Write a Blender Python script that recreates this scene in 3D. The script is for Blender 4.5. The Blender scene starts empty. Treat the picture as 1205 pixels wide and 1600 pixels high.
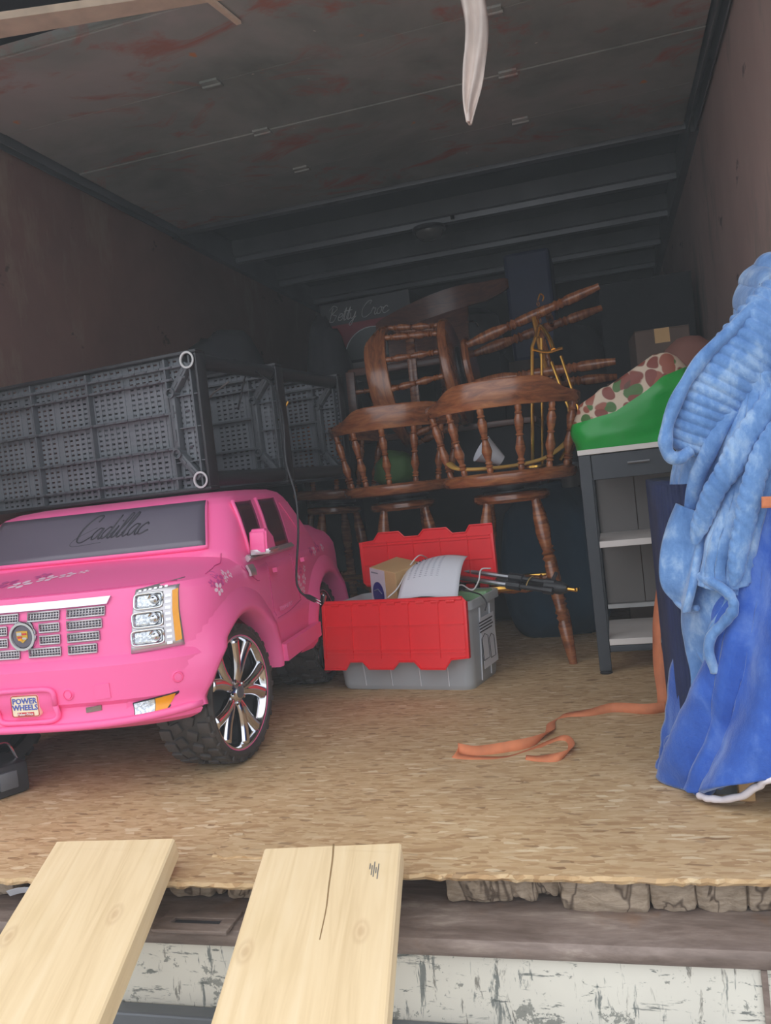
import bpy, bmesh, math, random
from mathutils import Vector, Matrix, noise
random.seed(7)
sc = bpy.context.scene
col = sc.collection
PI = math.pi
R = math.radians

# ---------------------------------------------------------------- camera
CAM = Vector((0, -1.244, 0.62)); FPX = 1300.0
yaw, pitch, roll = R(15.3), R(1.9), R(6.3)
fwd = Vector((-math.sin(yaw)*math.cos(pitch), math.cos(yaw)*math.cos(pitch), -math.sin(pitch)))
r0 = Vector((math.cos(yaw), math.sin(yaw), 0)); u0_ = r0.cross(fwd)
CR = r0*math.cos(roll) - u0_*math.sin(roll); CU = u0_*math.cos(roll) + r0*math.sin(roll)
cd = bpy.data.cameras.new('camera'); cam = bpy.data.objects.new('camera', cd); col.objects.link(cam)
cam.matrix_world = Matrix(((CR.x, CU.x, -fwd.x, CAM.x), (CR.y, CU.y, -fwd.y, CAM.y), (CR.z, CU.z, -fwd.z, CAM.z), (0, 0, 0, 1)))
cd.sensor_fit = 'HORIZONTAL'; cd.sensor_width = 36.0; cd.lens = FPX/1205*36.0; cd.clip_start = 0.02
sc.camera = cam
def at(px, py, y):                         # world point seen at a pixel at depth y
    d = CR*((px-602.5)/FPX) - CU*((py-800)/FPX) + fwd
    return CAM + d*((y-CAM.y)/d.y)
def atz(px, py, z):
    d = CR*((px-602.5)/FPX) - CU*((py-800)/FPX) + fwd
    return CAM + d*((z-CAM.z)/d.z)

# ---------------------------------------------------------------- sky and exposure
HAZE = 0.020          # density of the haze that stands in for lens glare
w = bpy.data.worlds.new('world'); sc.world = w; w.use_nodes = True
nt = w.node_tree; nt.nodes.clear()
wo = nt.nodes.new('ShaderNodeOutputWorld'); bg = nt.nodes.new('ShaderNodeBackground')
tc = nt.nodes.new('ShaderNodeTexCoord'); sp = nt.nodes.new('ShaderNodeSeparateXYZ'); rp = nt.nodes.new('ShaderNodeValToRGB')
nt.links.new(tc.outputs['Generated'], sp.inputs[0]); nt.links.new(sp.outputs['Z'], rp.inputs[0])
e = rp.color_ramp.elements; e[0].position = 0.0; e[0].color = (0.80, 0.85, 0.93, 1); e[1].position = 0.8; e[1].color = (0.95, 0.98, 1.0, 1)
nt.links.new(rp.outputs[0], bg.inputs[0]); bg.inputs[1].default_value = 1.0
nt.links.new(bg.outputs[0], wo.inputs[0])
pl = bpy.data.lights.new('sky_portal', 'AREA'); pl.shape = 'RECTANGLE'; pl.size = 2.44; pl.size_y = 2.1
pl.cycles.is_portal = True
po = bpy.data.objects.new('sky_portal', pl); col.objects.link(po); po.location = (-0.73, -0.03, 1.02); po.rotation_euler = (R(90), 0, 0)
sc.view_settings.view_transform = 'Standard'; sc.view_settings.look = 'None'; sc.view_settings.gamma = 1.0
sc.view_settings.exposure = 0.93
try: sc.view_settings.use_curve_mapping = False
except Exception: pass
sc.cycles.use_denoising = True
sc.cycles.max_bounces = 10; sc.cycles.diffuse_bounces = 6; sc.cycles.caustics_reflective = False; sc.cycles.caustics_refractive = False

# ---------------------------------------------------------------- materials
def lin(c):
    return tuple(((v/255)/12.92 if v/255 <= .04045 else ((v/255+.055)/1.055)**2.4) for v in c)
class MT:
    def __init__(s, name):
        s.m = bpy.data.materials.new(name); s.m.use_nodes = True; s.t = s.m.node_tree
        s.b = s.t.nodes['Principled BSDF']; s.n = s.t.nodes; s.l = s.t.links
    def node(s, ty, **kw):
        x = s.n.new(ty)
        for k, v in kw.items():
            if k in x.inputs: x.inputs[k].default_value = v
            else: setattr(x, k, v)
        return x
    def coord(s, scale=(1, 1, 1), rot=(0, 0, 0), world=False):
        mp = s.n.new('ShaderNodeMapping'); mp.inputs['Scale'].default_value = scale; mp.inputs['Rotation'].default_value = rot
        if world:
            g = s.n.new('ShaderNodeNewGeometry'); s.l.new(g.outputs['Position'], mp.inputs[0])
        else:
            c = s.n.new('ShaderNodeTexCoord'); s.l.new(c.outputs['Object'], mp.inputs[0])
        return mp.outputs[0]
    def noise(s, vec, scale, detail=4, rough=.55, dist=0):
        x = s.node('ShaderNodeTexNoise', Scale=scale, Detail=detail, Roughness=rough, Distortion=dist); s.l.new(vec, x.inputs['Vector']); return x.outputs[0]
    def ramp(s, fac, stops, interp='LINEAR'):
        x = s.n.new('ShaderNodeValToRGB'); s.l.new(fac, x.inputs[0]); cr = x.color_ramp; cr.interpolation = interp
        while len(cr.elements) < len(stops): cr.elements.new(.5)
        for el, (p, c) in zip(cr.elements, stops):
            el.position = p; el.color = (c, c, c, 1) if isinstance(c, (int, float)) else (*c[:3], 1)
        return x.outputs[0]
    def mix(s, fac, a, b, mode='MIX'):
        x = s.n.new('ShaderNodeMix'); x.data_type = 'RGBA'; x.blend_type = mode
        for i, v in ((0, fac), (6, a), (7, b)):
            if isinstance(v, (int, float)): x.inputs[i].default_value = v
            elif isinstance(v, tuple): x.inputs[i].default_value = (*v[:3], 1)
            else: s.l.new(v, x.inputs[i])
        return x.outputs[2]
    def color(s, c):
        if isinstance(c, tuple): s.b.inputs['Base Color'].default_value = (*c[:3], 1)
        else: s.l.new(c, s.b.inputs['Base Color'])
    def rough(s, c):
        if isinstance(c, (int, float)): s.b.inputs['Roughness'].default_value = c
        else: s.l.new(c, s.b.inputs['Roughness'])
    def bump(s, h, strength=.3, dist=.002):
        x = s.node('ShaderNodeBump', Strength=strength, Distance=dist); s.l.new(h, x.inputs['Height']); s.l.new(x.outputs[0], s.b.inputs['Normal'])
    def set(s, **kw):
        for k, v in kw.items(): s.b.inputs[k].default_value = v
        return s
def simple(name, rgb, rough=.5, metal=0, var=.12, scale=8, bump=.0, **kw):
    m = MT(name); c = lin(rgb); v = m.coord()
    n = m.noise(v, scale)
    m.color(m.ramp(n, [(.3, tuple(x*(1-var) for x in c)), (.7, tuple(min(1, x*(1+var)) for x in c))]))
    m.rough(rough); m.set(Metallic=metal)
    if bump: m.bump(m.noise(v, scale*12), bump, .001)
    for k, x in kw.items(): m.b.inputs[k.replace('_', ' ')].default_value = x
    return m.m
M = {}
def osb():
    m = MT('strand board'); base = None; cols = []
    v0 = m.coord(world=True)
    for i, (rz, s) in enumerate(((.10, (30, 120, 60)), (-.45, (36, 130, 60)), (.7, (44, 150, 60)))):
        mp = m.n.new('ShaderNodeMapping'); mp.inputs['Scale'].default_value = s; mp.inputs['Rotation'].default_value = (0, 0, rz); mp.inputs['Location'].default_value = (i*7.3, i*3.1, 0)
        ns = m.node('ShaderNodeTexNoise', Scale=9.0, Detail=2.0); m.l.new(v0, ns.inputs['Vector'])
        ad = m.n.new('ShaderNodeVectorMath'); ad.operation = 'MULTIPLY_ADD'; m.l.new(ns.outputs['Color'], ad.inputs[0]); ad.inputs[1].default_value = (.012, .012, 0); m.l.new(v0, ad.inputs[2])
        m.l.new(ad.outputs[0], mp.inputs[0])
        vo = m.node('ShaderNodeTexVoronoi', Scale=1.0, Randomness=1.0); m.l.new(mp.outputs[0], vo.inputs['Vector'])
        sx = m.n.new('ShaderNodeSeparateColor'); m.l.new(vo.outputs['Color'], sx.inputs[0]); cols.append(sx)
    a = m.ramp(cols[0].outputs[0], [(0, lin((178, 142, 102))), (.3, lin((198, 164, 122))), (.65, lin((206, 174, 132))), (1, lin((216, 188, 148)))])
    b = m.ramp(cols[1].outputs[0], [(0, lin((182, 146, 106))), (.35, lin((200, 166, 124))), (1, lin((214, 184, 144)))])
    f = m.ramp(cols[2].outputs[1], [(.5, 0.0), (.55, 1.0)])
    c = m.mix(f, a, b)
    spk = m.ramp(cols[2].outputs[0], [(0, .55), (.018, .55), (.028, 0.0)])
    c = m.mix(spk, c, lin((118, 84, 56)))
    pale = m.ramp(cols[1].outputs[2], [(.95, 0.0), (.97, .7)])
    c = m.mix(pale, c, lin((236, 214, 178)))
    big = m.ramp(m.noise(v0, 2.2, 5, .6), [(.35, .86), (.62, 1.0)])
    c = m.mix(1.0, c, big, 'MULTIPLY')
    wet = m.ramp(m.noise(m.coord((1.0, 1.3, 1), (0, 0, .5), world=True), 1.6, 3), [(.6, 0.0), (.75, .35)])
    c = m.mix(wet, c, lin((150, 128, 108)))
    m.color(c); m.rough(.72); m.set(**{'Specular IOR Level': .3})
    m.bump(cols[0].outputs[0], .25, .0015)
    return m.m
M['osb'] = osb()
def pine():
    m = MT('fresh sawn pine'); v = m.coord((.8, 14, 14))
    n = m.noise(v, 3.0, 6, .6, .6)
    c = m.ramp(n, [(.25, lin((212, 184, 142))), (.5, lin((230, 204, 163))), (.75, lin((238, 216, 180)))])
    v2 = m.coord((1, 1, 1)); k = m.noise(v2, 5.0, 3)
    c = m.mix(m.ramp(k, [(.55, 0.0), (.8, .5)]), c, lin((214, 188, 140)))
    vo = m.node('ShaderNodeTexVoronoi', Scale=2.6, voronoi_dimensions='2D'); m.l.new(m.coord((1.1, 2.0, 1)), vo.inputs['Vector'])
    c = m.mix(m.ramp(vo.outputs['Distance'], [(.015, .4), (.035, .08), (.05, .25), (.075, 0.0)]), c, lin((176, 138, 100)))
    mk = m.ramp(m.noise(m.coord((3, 25, 1)), 2.0, 3, .7), [(.72, 0.0), (.76, .6)])
    c = m.mix(mk, c, lin((150, 130, 105)))
    m.color(c); m.rough(.75); m.bump(n, .25, .002); m.set(**{'Specular IOR Level': .25})
    return m.m
M['pine'] = pine()
def dkwood(name, c1, c2, c3, rough=.28):
    m = MT(name); n = m.noise(m.coord((3, 3, 14)), 4.0, 5, .6, 1.0)
    m.color(m.ramp(n, [(.3, lin(c1)), (.5, lin(c2)), (.75, lin(c3))])); m.rough(rough); m.bump(n, .08, .001); m.set(**{'Coat Weight': .4, 'Coat Roughness': .2})
    return m.m
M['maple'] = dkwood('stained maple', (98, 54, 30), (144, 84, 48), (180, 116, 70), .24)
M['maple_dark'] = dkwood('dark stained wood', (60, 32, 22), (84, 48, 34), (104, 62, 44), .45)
def doorpaint():
    m = MT('grey green painted door'); v = m.coord(world=True)
    n = m.noise(v, 1.6, 6, .6, .4)
    c = m.ramp(n, [(.3, lin((122, 130, 124))), (.5, lin((160, 162, 158))), (.7, lin((184, 176, 174)))])
    r = m.ramp(m.noise(m.coord((1.2, 1.8, 1), world=True), 2.6, 7, .65, .8), [(.54, 0.0), (.66, .8)])
    c = m.mix(r, c, lin((176, 104, 84)))
    r2 = m.ramp(m.noise(v, 9, 3, .6), [(.70, 0.0), (.75, .9)])
    c = m.mix(r2, c, lin((214, 140, 84)))
    r3 = m.ramp(m.noise(v, 38, 2, .6), [(.77, 0.0), (.79, .9)])
    c = m.mix(r3, c, lin((236, 226, 214)))
    m.color(c); m.rough(.6); m.bump(n, .15, .003); return m.m
M['door'] = doorpaint()
def wallmat(name, a, b, d):
    m = MT(name); v = m.coord(world=True)
    c = m.ramp(m.noise(v, 1.5, 7, .65, .3), [(.3, lin(a)), (.7, lin(b))])
    g = m.ramp(m.noise(m.coord((1, 1, .35), world=True), 2.8, 6, .7), [(.56, 0.0), (.7, .85)])
    c = m.mix(g, c, lin(d))
    s = m.ramp(m.noise(m.coord((1, 1, 1.6), world=True), 4.5, 4, .7), [(.66, 0.0), (.7, .6)])
    c = m.mix(s, c, lin((50, 44, 42)))
    m.color(c); m.rough(.6); m.bump(m.noise(v, 30), .12, .002); return m.m
M['wall_left'] = wallmat('brown red plywood', (120, 88, 82), (146, 108, 98), (152, 132, 114))
M['wall_right'] = wallmat('worn rose plywood', (184, 156, 148), (206, 178, 168), (150, 142, 132))
M['steel_dark'] = simple('dark painted steel', (108, 112, 118), .38, .3, .2, 3)
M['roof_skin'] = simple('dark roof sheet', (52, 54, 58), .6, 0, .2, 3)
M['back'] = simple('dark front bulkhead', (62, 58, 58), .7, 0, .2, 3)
def rust():
    m = MT('brown rusted steel'); v = m.coord((1, 4, 4), world=True)
    n = m.noise(v, 6, 7, .7, .3)
    c = m.ramp(n, [(.25, lin((84, 70, 62))), (.46, lin((122, 106, 98))), (.58, lin((142, 126, 118))), (.72, lin((178, 164, 152)))])
    o = m.ramp(m.noise(m.coord(world=True), 11, 4), [(.6, 0.0), (.75, .5)])
    c = m.mix(o, c, lin((140, 104, 76)))
    m.color(c); m.rough(.5); m.set(Metallic=.15); m.bump(n, .4, .003); return m.m
M['rust'] = rust()
def scratched():
    m = MT('scratched white paint'); v = m.coord(world=True)
    c = m.ramp(m.noise(v, 3, 4), [(.3, lin((210, 206, 196))), (.7, lin((232, 228, 216)))])
    for i, (sc_, rz, lo) in enumerate((((4, 4, 22), .5, .655), ((22, 4, 4), .15, .63), ((26, 26, 5), -.3, .66), ((8, 1, 30), .8, .65))):
        f = m.ramp(m.noise(m.coord(sc_, (0, rz, 0), world=True), 2.2, 5, .7, .4), [(lo-.05, 0.0), (lo, .85)])
        c = m.mix(f, c, lin(((112, 116, 112), (96, 104, 104), (120, 116, 108), (84, 92, 90))[i]))
    e = m.ramp(m.noise(m.coord((5, 5, 5), world=True), 3.5, 6, .75), [(.585, 0.0), (.61, .8)])
    c = m.mix(e, c, lin((122, 124, 118)))
    m.color(c); m.rough(.45); m.bump(e, -.3, .001); return m.m
M['scratched'] = scratched()
def timber():
    m = MT('weathered crumbling timber'); v = m.coord((2, 2, 6), world=True)
    n = m.noise(v, 12, 8, .75, .6)
    c = m.ramp(n, [(.25, lin((96, 82, 68))), (.40, lin((158, 140, 120))), (.6, lin((188, 170, 150))), (.8, lin((206, 190, 170)))])
    k = m.ramp(m.noise(m.coord((1.2, 1.2, .5), world=True), 10, 3, .6, 1.0), [(.475, 0.0), (.497, .85), (.503, .85), (.525, 0.0)])
    c = m.mix(k, c, lin((82, 66, 54))); m.color(c); m.rough(.95); m.bump(n, .9, .006); return m.m
M['timber'] = timber()
M['bounce_ground'] = simple('pale bounce ground', (168, 164, 158), .9, 0, .2, 20, .5)
# car
M['pink'] = simple('pink moulded plastic', (250, 108, 168), .33, 0, .03, 3, 0, Specular_IOR_Level=.45)
M['pink_dark'] = simple('pink seam shadow line', (206, 66, 130), .5)
M['pink_light'] = simple('pale pink raised print', (240, 140, 190), .4)
M['tint'] = simple('tinted window sheet', (92, 86, 100), .28, 0, .05, 3, 0, Specular_IOR_Level=.8)
M['tint_side'] = simple('dark side window', (66, 34, 50), .22, 0, .08, 3)
M['ink'] = simple('black script print', (36, 34, 44), .4)
M['chrome'] = simple('chrome plating', (220, 222, 226), .1, 1, .03, 5)
M['chrome_satin'] = simple('satin silver plastic', (205, 200, 204), .3, .7, .05, 5)
M['rubber'] = simple('dusty black rubber', (64, 60, 58), .62, 0, .35, 14, .3)
M['black'] = simple('black plastic', (44, 45, 49), .45, 0, .15, 8)
M['grid'] = simple('dark grey ribbed plastic', (112, 116, 122), .45, 0, .12, 6)
M['grid_rib'] = simple('dark grey plastic rib', (88, 92, 97), .4, 0, .12, 6)
M['ring'] = simple('grey cut tube end', (196, 198, 198), .5)
M['amber'] = simple('amber lens', (240, 160, 30), .2, 0, .08, 30)
M['white'] = simple('white print', (240, 236, 236), .4)
M['blueprint'] = simple('blue print', (70, 90, 180), .4)
M['redprint'] = simple('red print', (200, 50, 60), .4)
M['flower'] = simple('white flower print', (246, 205, 226), .4)
M['flower2'] = simple('rose flower print', (205, 80, 150), .4)
M['gold'] = simple('gold print', (214, 170, 70), .3, .6)
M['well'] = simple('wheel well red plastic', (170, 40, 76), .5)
def lens():
    m = MT('clear lamp lens'); v = m.coord((60, 60, 60)); n = m.noise(v, 3, 2)
    m.color(m.ramp(n, [(.35, lin((170, 176, 184))), (.65, lin((236, 240, 244)))])); m.rough(.12); m.set(Metallic=.75); m.bump(n, .5, .002); return m.m
M['lens'] = lens()
M['red'] = simple('red polyethylene lid', (238, 34, 44), .38, 0, .05, 5)
def clearplastic():
    m = MT('frosted clear plastic'); m.color(lin((206, 212, 218))); m.rough(.42); m.set(**{'Transmission Weight': .0, 'IOR': 1.2, 'Alpha': .62}); return m.m
M['clear'] = clearplastic()
M['paper'] = simple('white paper', (222, 224, 232), .6, 0, .03, 5)
M['print'] = simple('grey printing', (120, 126, 140), .6)
M['kraft'] = simple('kraft cardboard', (196, 160, 112), .8, 0, .08, 8, .1)
M['carton_white'] = simple('pale printed carton', (206, 200, 210), .5)
M['navy'] = simple('indigo print', (48, 40, 120), .4)
M['disc'] = simple('blue disc print', (38, 42, 96), .2, .3)
M['silver'] = simple('brushed aluminium', (176, 178, 184), .3, .9)
M['brass'] = simple('polished brass', (220, 170, 80), .2, 1, .05)
M['lime'] = simple('pale green plastic', (150, 200, 150), .5)
M['cablewhite'] = simple('white cable', (226, 222, 222), .4)
M['frame'] = simple('charcoal powder coated steel', (62, 66, 72), .5, .2, .08)
M['shelfwhite'] = simple('white laminate', (222, 216, 212), .5, 0, .04)
M['greypanel'] = simple('grey board', (122, 118, 116), .7, 0, .08, 3)
M['green'] = simple('glossy green bag film', (20, 160, 60), .28, 0, .12, 6)
def pattern():
    m = MT('brown and cream blotch print'); v = m.coord((14, 14, 14))
    ns = m.node('ShaderNodeTexNoise', Scale=.5, Detail=2.0); m.l.new(v, ns.inputs['Vector'])
    ad = m.n.new('ShaderNodeVectorMath'); ad.operation = 'MULTIPLY_ADD'; m.l.new(ns.outputs['Color'], ad.inputs[0]); ad.inputs[1].default_value = (1.6, 1.6, 1.6); m.l.new(v, ad.inputs[2])
    vo = m.node('ShaderNodeTexVoronoi', Scale=2.0); m.l.new(ad.outputs[0], vo.inputs['Vector'])
    sx = m.n.new('ShaderNodeSeparateColor'); m.l.new(vo.outputs['Color'], sx.inputs[0])
    blob = m.ramp(sx.outputs[0], [(0, lin((128, 60, 48))), (.45, lin((150, 84, 66))), (.72, lin((96, 60, 44))), (.86, lin((70, 110, 52)))], 'CONSTANT')
    m.color(m.mix(m.ramp(vo.outputs['Distance'], [(.50, 0.0), (.58, 1.0)]), blob, lin((204, 186, 164)))); m.rough(.5); return m.m
M['pattern'] = pattern()
M['teal'] = simple('dark teal fabric', (34, 66, 88), .85, 0, .2, 4, .3)
M['strap'] = simple('orange webbing', (206, 124, 84), .75, 0, .14, 25, .4)
def plush(name, a, b, c3, sc_=7):
    m = MT(name); v = m.coord((1, 1, .6), world=True)
    n = m.noise(v, sc_, 6, .65, .25)
    m.color(m.ramp(n, [(.3, lin(a)), (.5, lin(b)), (.68, lin(c3))])); m.rough(.8)
    m.set(**{'Sheen Weight': .6, 'Sheen Roughness': .4, 'Sheen Tint': (.75, .85, 1, 1), 'Specular IOR Level': .2})
    m.bump(m.noise(m.coord(world=True), 160, 4, .7), .5, .003); return m.m
M['royal'] = plush('royal blue plush', (38, 74, 158), (58, 98, 186), (104, 138, 208), 9)
M['sky'] = plush('light blue fleece', (76, 116, 172), (106, 146, 200), (164, 192, 224), 22)
M['hem'] = simple('white fleece edge', (218, 212, 218), .9, 0, .1, 20, .4)
M['navyfab'] = plush('navy ribbed fabric', (28, 38, 74), (38, 50, 90), (54, 68, 106), 14)
M['navyfab'] = simple('navy ribbed fabric', (34, 44, 82), .9, 0, .25, 14, .3)
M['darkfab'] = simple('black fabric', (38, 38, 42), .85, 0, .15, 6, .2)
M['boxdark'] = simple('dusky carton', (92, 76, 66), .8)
M['cloth_white'] = simple('dirty white cloth strip', (236, 222, 214), .8, 0, .12, 14, .3)
M['oldwood'] = simple('pale weathered batten', (226, 204, 182), .8, 0, .15, 12, .3)
M['greygreen'] = simple('dim green fabric', (58, 92, 40), .7)

# ---------------------------------------------------------------- mesh helpers
def link(name, me, mat, parent=None, smooth=False):
    o = bpy.data.objects.new(name, me); col.objects.link(o)
    if mat is not None:
        for mm in (mat if isinstance(mat, (list, tuple)) else [mat]): me.materials.append(M[mm] if isinstance(mm, str) else mm)
    if parent is not None: o.parent = parent
    if smooth:
        me.polygons.foreach_set('use_smooth', [True]*len(me.polygons))
        if smooth != 'all':
            try: me.set_sharp_from_angle(angle=R(smooth if smooth is not True else 40))
            except Exception: pass
    return o
def obj(name, bm, mat, parent=None, smooth=True):
    me = bpy.data.meshes.new(name); bm.normal_update(); bm.to_mesh(me); bm.free()
    return link(name, me, mat, parent, smooth)
def tag(o, label=None, cat=None, group=None, kind=None):
    if label: o['label'] = label
    if cat: o['category'] = cat
    if group: o['group'] = group
    if kind: o['kind'] = kind
    return o
def thing(name, label, cat, loc=(0, 0, 0), rz=0, group=None, rot=None):
    o = bpy.data.objects.new(name, None); col.objects.link(o); o.empty_display_size = .05
    o.location = loc; o.rotation_euler = rot if rot else (0, 0, rz)
    return tag(o, label, cat, group)
def struct(name, bm, mat, parent=None, smooth=False):
    o = obj(name, bm, mat, parent, smooth)
    if parent is None: o['kind'] = 'structure'
    return o
def B(): return bmesh.new()
def box(bm, c, s, rot=None, bev=0):
    """box centred at c with full sizes s"""
    r = bmesh.ops.create_cube(bm, size=1.0); vs = r['verts']
    mt = Matrix.Translation(Vector(c)) @ (rot.to_4x4() if rot else Matrix()) @ Matrix.Diagonal((s[0], s[1], s[2], 1))
    bmesh.ops.transform(bm, matrix=mt, verts=vs)
    if bev:
        es = list({e for v in vs for e in v.link_edges})
        bmesh.ops.bevel(bm, geom=es, offset=bev, segments=2, affect='EDGES', profile=.5)
    return bm
def bx(bm, x0, x1, y0, y1, z0, z1, bev=0):
    return box(bm, ((x0+x1)/2, (y0+y1)/2, (z0+z1)/2), (abs(x1-x0), abs(y1-y0), abs(z1-z0)), None, bev)
def cr(pts, n=8):
    """catmull-rom through points"""
    P = [Vector(p) for p in pts]
    if len(P) < 3: return [P[0].lerp(P[-1], i/n) for i in range(n+1)]
    Q = [P[0]*2-P[1]] + P + [P[-1]*2-P[-2]]; out = []
    for i in range(1, len(Q)-2):
        a, b, c, d = Q[i-1:i+3]
        for k in range(n):
            t = k/n
            out.append(.5*((2*b)+(c-a)*t+(2*a-5*b+4*c-d)*t*t+(3*b-a-3*c+d)*t**3))
    out.append(P[-1]); return out
def tube(bm, pts, r, seg=8, flat=1.0, up=None, cap=True):
    """tube along points; r number or list; flat squashes along the binormal"""
    P = [Vector(p) for p in pts]; n = len(P); rings = []; prev = None
    for i, p in enumerate(P):
        t = (P[min(i+1, n-1)]-P[max(i-1, 0)])
        if t.length < 1e-9: t = Vector((0, 0, 1))
        t.normalize()
        if up is not None: a = t.cross(Vector(up)); 
        elif prev is None: a = t.cross(Vector((0, 0, 1)) if abs(t.z) < .9 else Vector((1, 0, 0)))
        else: a = prev - t*prev.dot(t)
        if a.length < 1e-6: a = t.cross(Vector((1, 0, 0)))
        a.normalize(); prev = a; b = t.cross(a)
        rr = r[i] if isinstance(r, (list, tuple)) else r
        rings.append([bm.verts.new(p + a*math.cos(2*PI*k/seg)*rr + b*math.sin(2*PI*k/seg)*rr*flat) for k in range(seg)])
    for A, C in zip(rings, rings[1:]):
        for k in range(seg): bm.faces.new((A[k], A[(k+1) % seg], C[(k+1) % seg], C[k]))
    if cap:
        bm.faces.new(rings[0][::-1]); bm.faces.new(rings[-1])
    return bm
def lathe(bm, prof, seg=16, mat=None, cap=True):
    """prof (r,z) revolved about z, then transformed by mat"""
    rings = []; vs = []
    for r, z in prof:
        ring = [bm.verts.new((r*math.cos(2*PI*k/seg), r*math.sin(2*PI*k/seg), z)) for k in range(seg)]
        rings.append(ring); vs += ring
    for A, C in zip(rings, rings[1:]):
        for k in range(seg): bm.faces.new((A[k], A[(k+1) % seg], C[(k+1) % seg], C[k]))
    if cap and prof[0][0] > 1e-4: bm.faces.new(rings[0][::-1])
    if cap and prof[-1][0] > 1e-4: bm.faces.new(rings[-1])
    if mat is not None: bmesh.ops.transform(bm, matrix=mat, verts=vs)
    return bm
def turned(bm, p0, p1, prof, seg=12):
    """turned leg or spindle from p0 to p1; prof of (t 0..1, radius)"""
    p0 = Vector(p0); p1 = Vector(p1); d = p1-p0; L = d.length
    q = Vector((0, 0, 1)).rotation_difference(d.normalized())
    return lathe(bm, [(r, t*L) for t, r in prof], seg, Matrix.Translation(p0) @ q.to_matrix().to_4x4())
def prism(bm, pts, ext):
    """polygon pts (3d) extruded by vector ext"""
    ext = Vector(ext); a = [bm.verts.new(Vector(p)) for p in pts]; b = [bm.verts.new(Vector(p)+ext) for p in pts]; n = len(a)
    bm.faces.new(a); bm.faces.new(b[::-1])
    for i in range(n): bm.faces.new((a[(i+1) % n], a[i], b[i], b[(i+1) % n]))
    bmesh.ops.recalc_face_normals(bm, faces=bm.faces[:]); return bm
def grid(bm, fn, nu, nv, thick=0, closed_u=False):
    """surface from fn(s,t), s,t in 0..1; with thickness a closed slab along normals"""
    P = [[Vector(fn(i/nu, j/nv)) for j in range(nv+1)] for i in range(nu+1)]
    top = [[bm.verts.new(p) for p in r] for r in P]
    for i in range(nu):
        for j in range(nv): bm.faces.new((top[i][j], top[i+1][j], top[i+1][j+1], top[i][j+1]))
    if thick:
        def nrm(i, j):
            a = P[min(i+1, nu)][j]-P[max(i-1, 0)][j]; b = P[i][min(j+1, nv)]-P[i][max(j-1, 0)]
            c = a.cross(b); return c.normalized() if c.length > 1e-12 else Vector((0, 0, 1))
        bot = [[bm.verts.new(P[i][j]-nrm(i, j)*thick) for j in range(nv+1)] for i in range(nu+1)]
        for i in range(nu):
            for j in range(nv): bm.faces.new((bot[i][j], bot[i][j+1], bot[i+1][j+1], bot[i+1][j]))
        for i in range(nu):
            bm.faces.new((top[i+1][0], top[i][0], bot[i][0], bot[i+1][0])); bm.faces.new((top[i][nv], top[i+1][nv], bot[i+1][nv], bot[i][nv]))
        for j in range(nv):
            bm.faces.new((top[0][j], top[0][j+1], bot[0][j+1], bot[0][j])); bm.faces.new((top[nu][j+1], top[nu][j], bot[nu][j], bot[nu][j+1]))
    return bm
def interp(tab, x):
    if x <= tab[0][0]: return tab[0][1]
    for (a, b), (c, d) in zip(tab, tab[1:]):
        if x <= c: return b + (d-b)*(x-a)/(c-a)
    return tab[-1][1]
def copy_tree(o, parent=None):
    c = o.copy(); col.objects.link(c)
    if parent is not None: c.parent = parent
    for ch in [x for x in bpy.data.objects if x.parent == o]: copy_tree(ch, c)
    return c
GLY = {
 'a': (1.0, [[(.8, .9), (.4, 1), (.05, .55), (.2, .05), (.6, .15), (.85, .95), (.82, .3), (1.0, 0), (1.2, .25)]]),
 'c': (.95, [[(.8, .8), (.5, 1), (.1, .6), (.15, .15), (.5, 0), (1.1, .3)]]),
 'd': (1.0, [[(.8, .9), (.4, 1), (.05, .55), (.2, .05), (.6, .15), (.85, 1), (.95, 2.0), (.82, .3), (1.0, 0), (1.2, .25)]]),
 'i': (.55, [[(0, .3), (.3, 1), (.25, .2), (.4, 0), (.7, .25)], [(.38, 1.4), (.42, 1.5)]]),
 'l': (.6, [[(0, .3), (.4, 1.2), (.55, 1.9), (.4, 2), (.25, 1.4), (.25, .2), (.45, 0), (.75, .25)]]),
 'e': (.8, [[(.1, .45), (.65, .65), (.6, 1), (.3, .95), (.05, .4), (.35, 0), (.9, .3)]]),
 't': (.6, [[(0, .3), (.4, 1.8), (.25, .2), (.4, 0), (.75, .25)], [(.05, 1.25), (.75, 1.3)]]),
 'y': (.95, [[(0, .9), (.15, .15), (.5, .15), (.8, 1), (.65, 0), (.3, -.9), (.05, -.6), (.95, .3)]]),
 'r': (.9, [[(0, .3), (.3, 1.1), (.4, .9), (.7, .9), (.6, .3), (.75, 0), (1.05, .3)]]),
 'o': (.9, [[(.5, 1), (.1, .6), (.2, .05), (.6, .1), (.75, .7), (.5, 1), (.8, .85), (1.1, .8)]]),
 'k': (.95, [[(0, .3), (.4, 1.3), (.5, 2), (.3, 1.8), (.2, 0)], [(.25, .5), (.7, 1), (.5, .55), (.8, 0), (1.1, .3)]]),
 'C': (1.5, [[(1.2, 1.6), (1.3, 2.1), (.7, 2.0), (.1, 1.1), (.2, .1), (.8, -.1), (1.6, .4)]]),
 'B': (1.5, [[(.45, 2.0), (.2, 0)], [(-.1, 1.7), (.5, 2.3), (1.2, 1.8), (.5, 1.1), (1.2, .8), (.8, 0), (.1, .05)]]),
 ' ': (.8, [])}
def script_strokes(text, xh, slant=.35):
    out = []; x = 0
    for ch in text:
        wd, st = GLY[ch]
        for s in st: out.append([((x+p[0]+slant*p[1])*xh, p[1]*xh) for p in s])
        x += wd
    return out, x*xh
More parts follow.
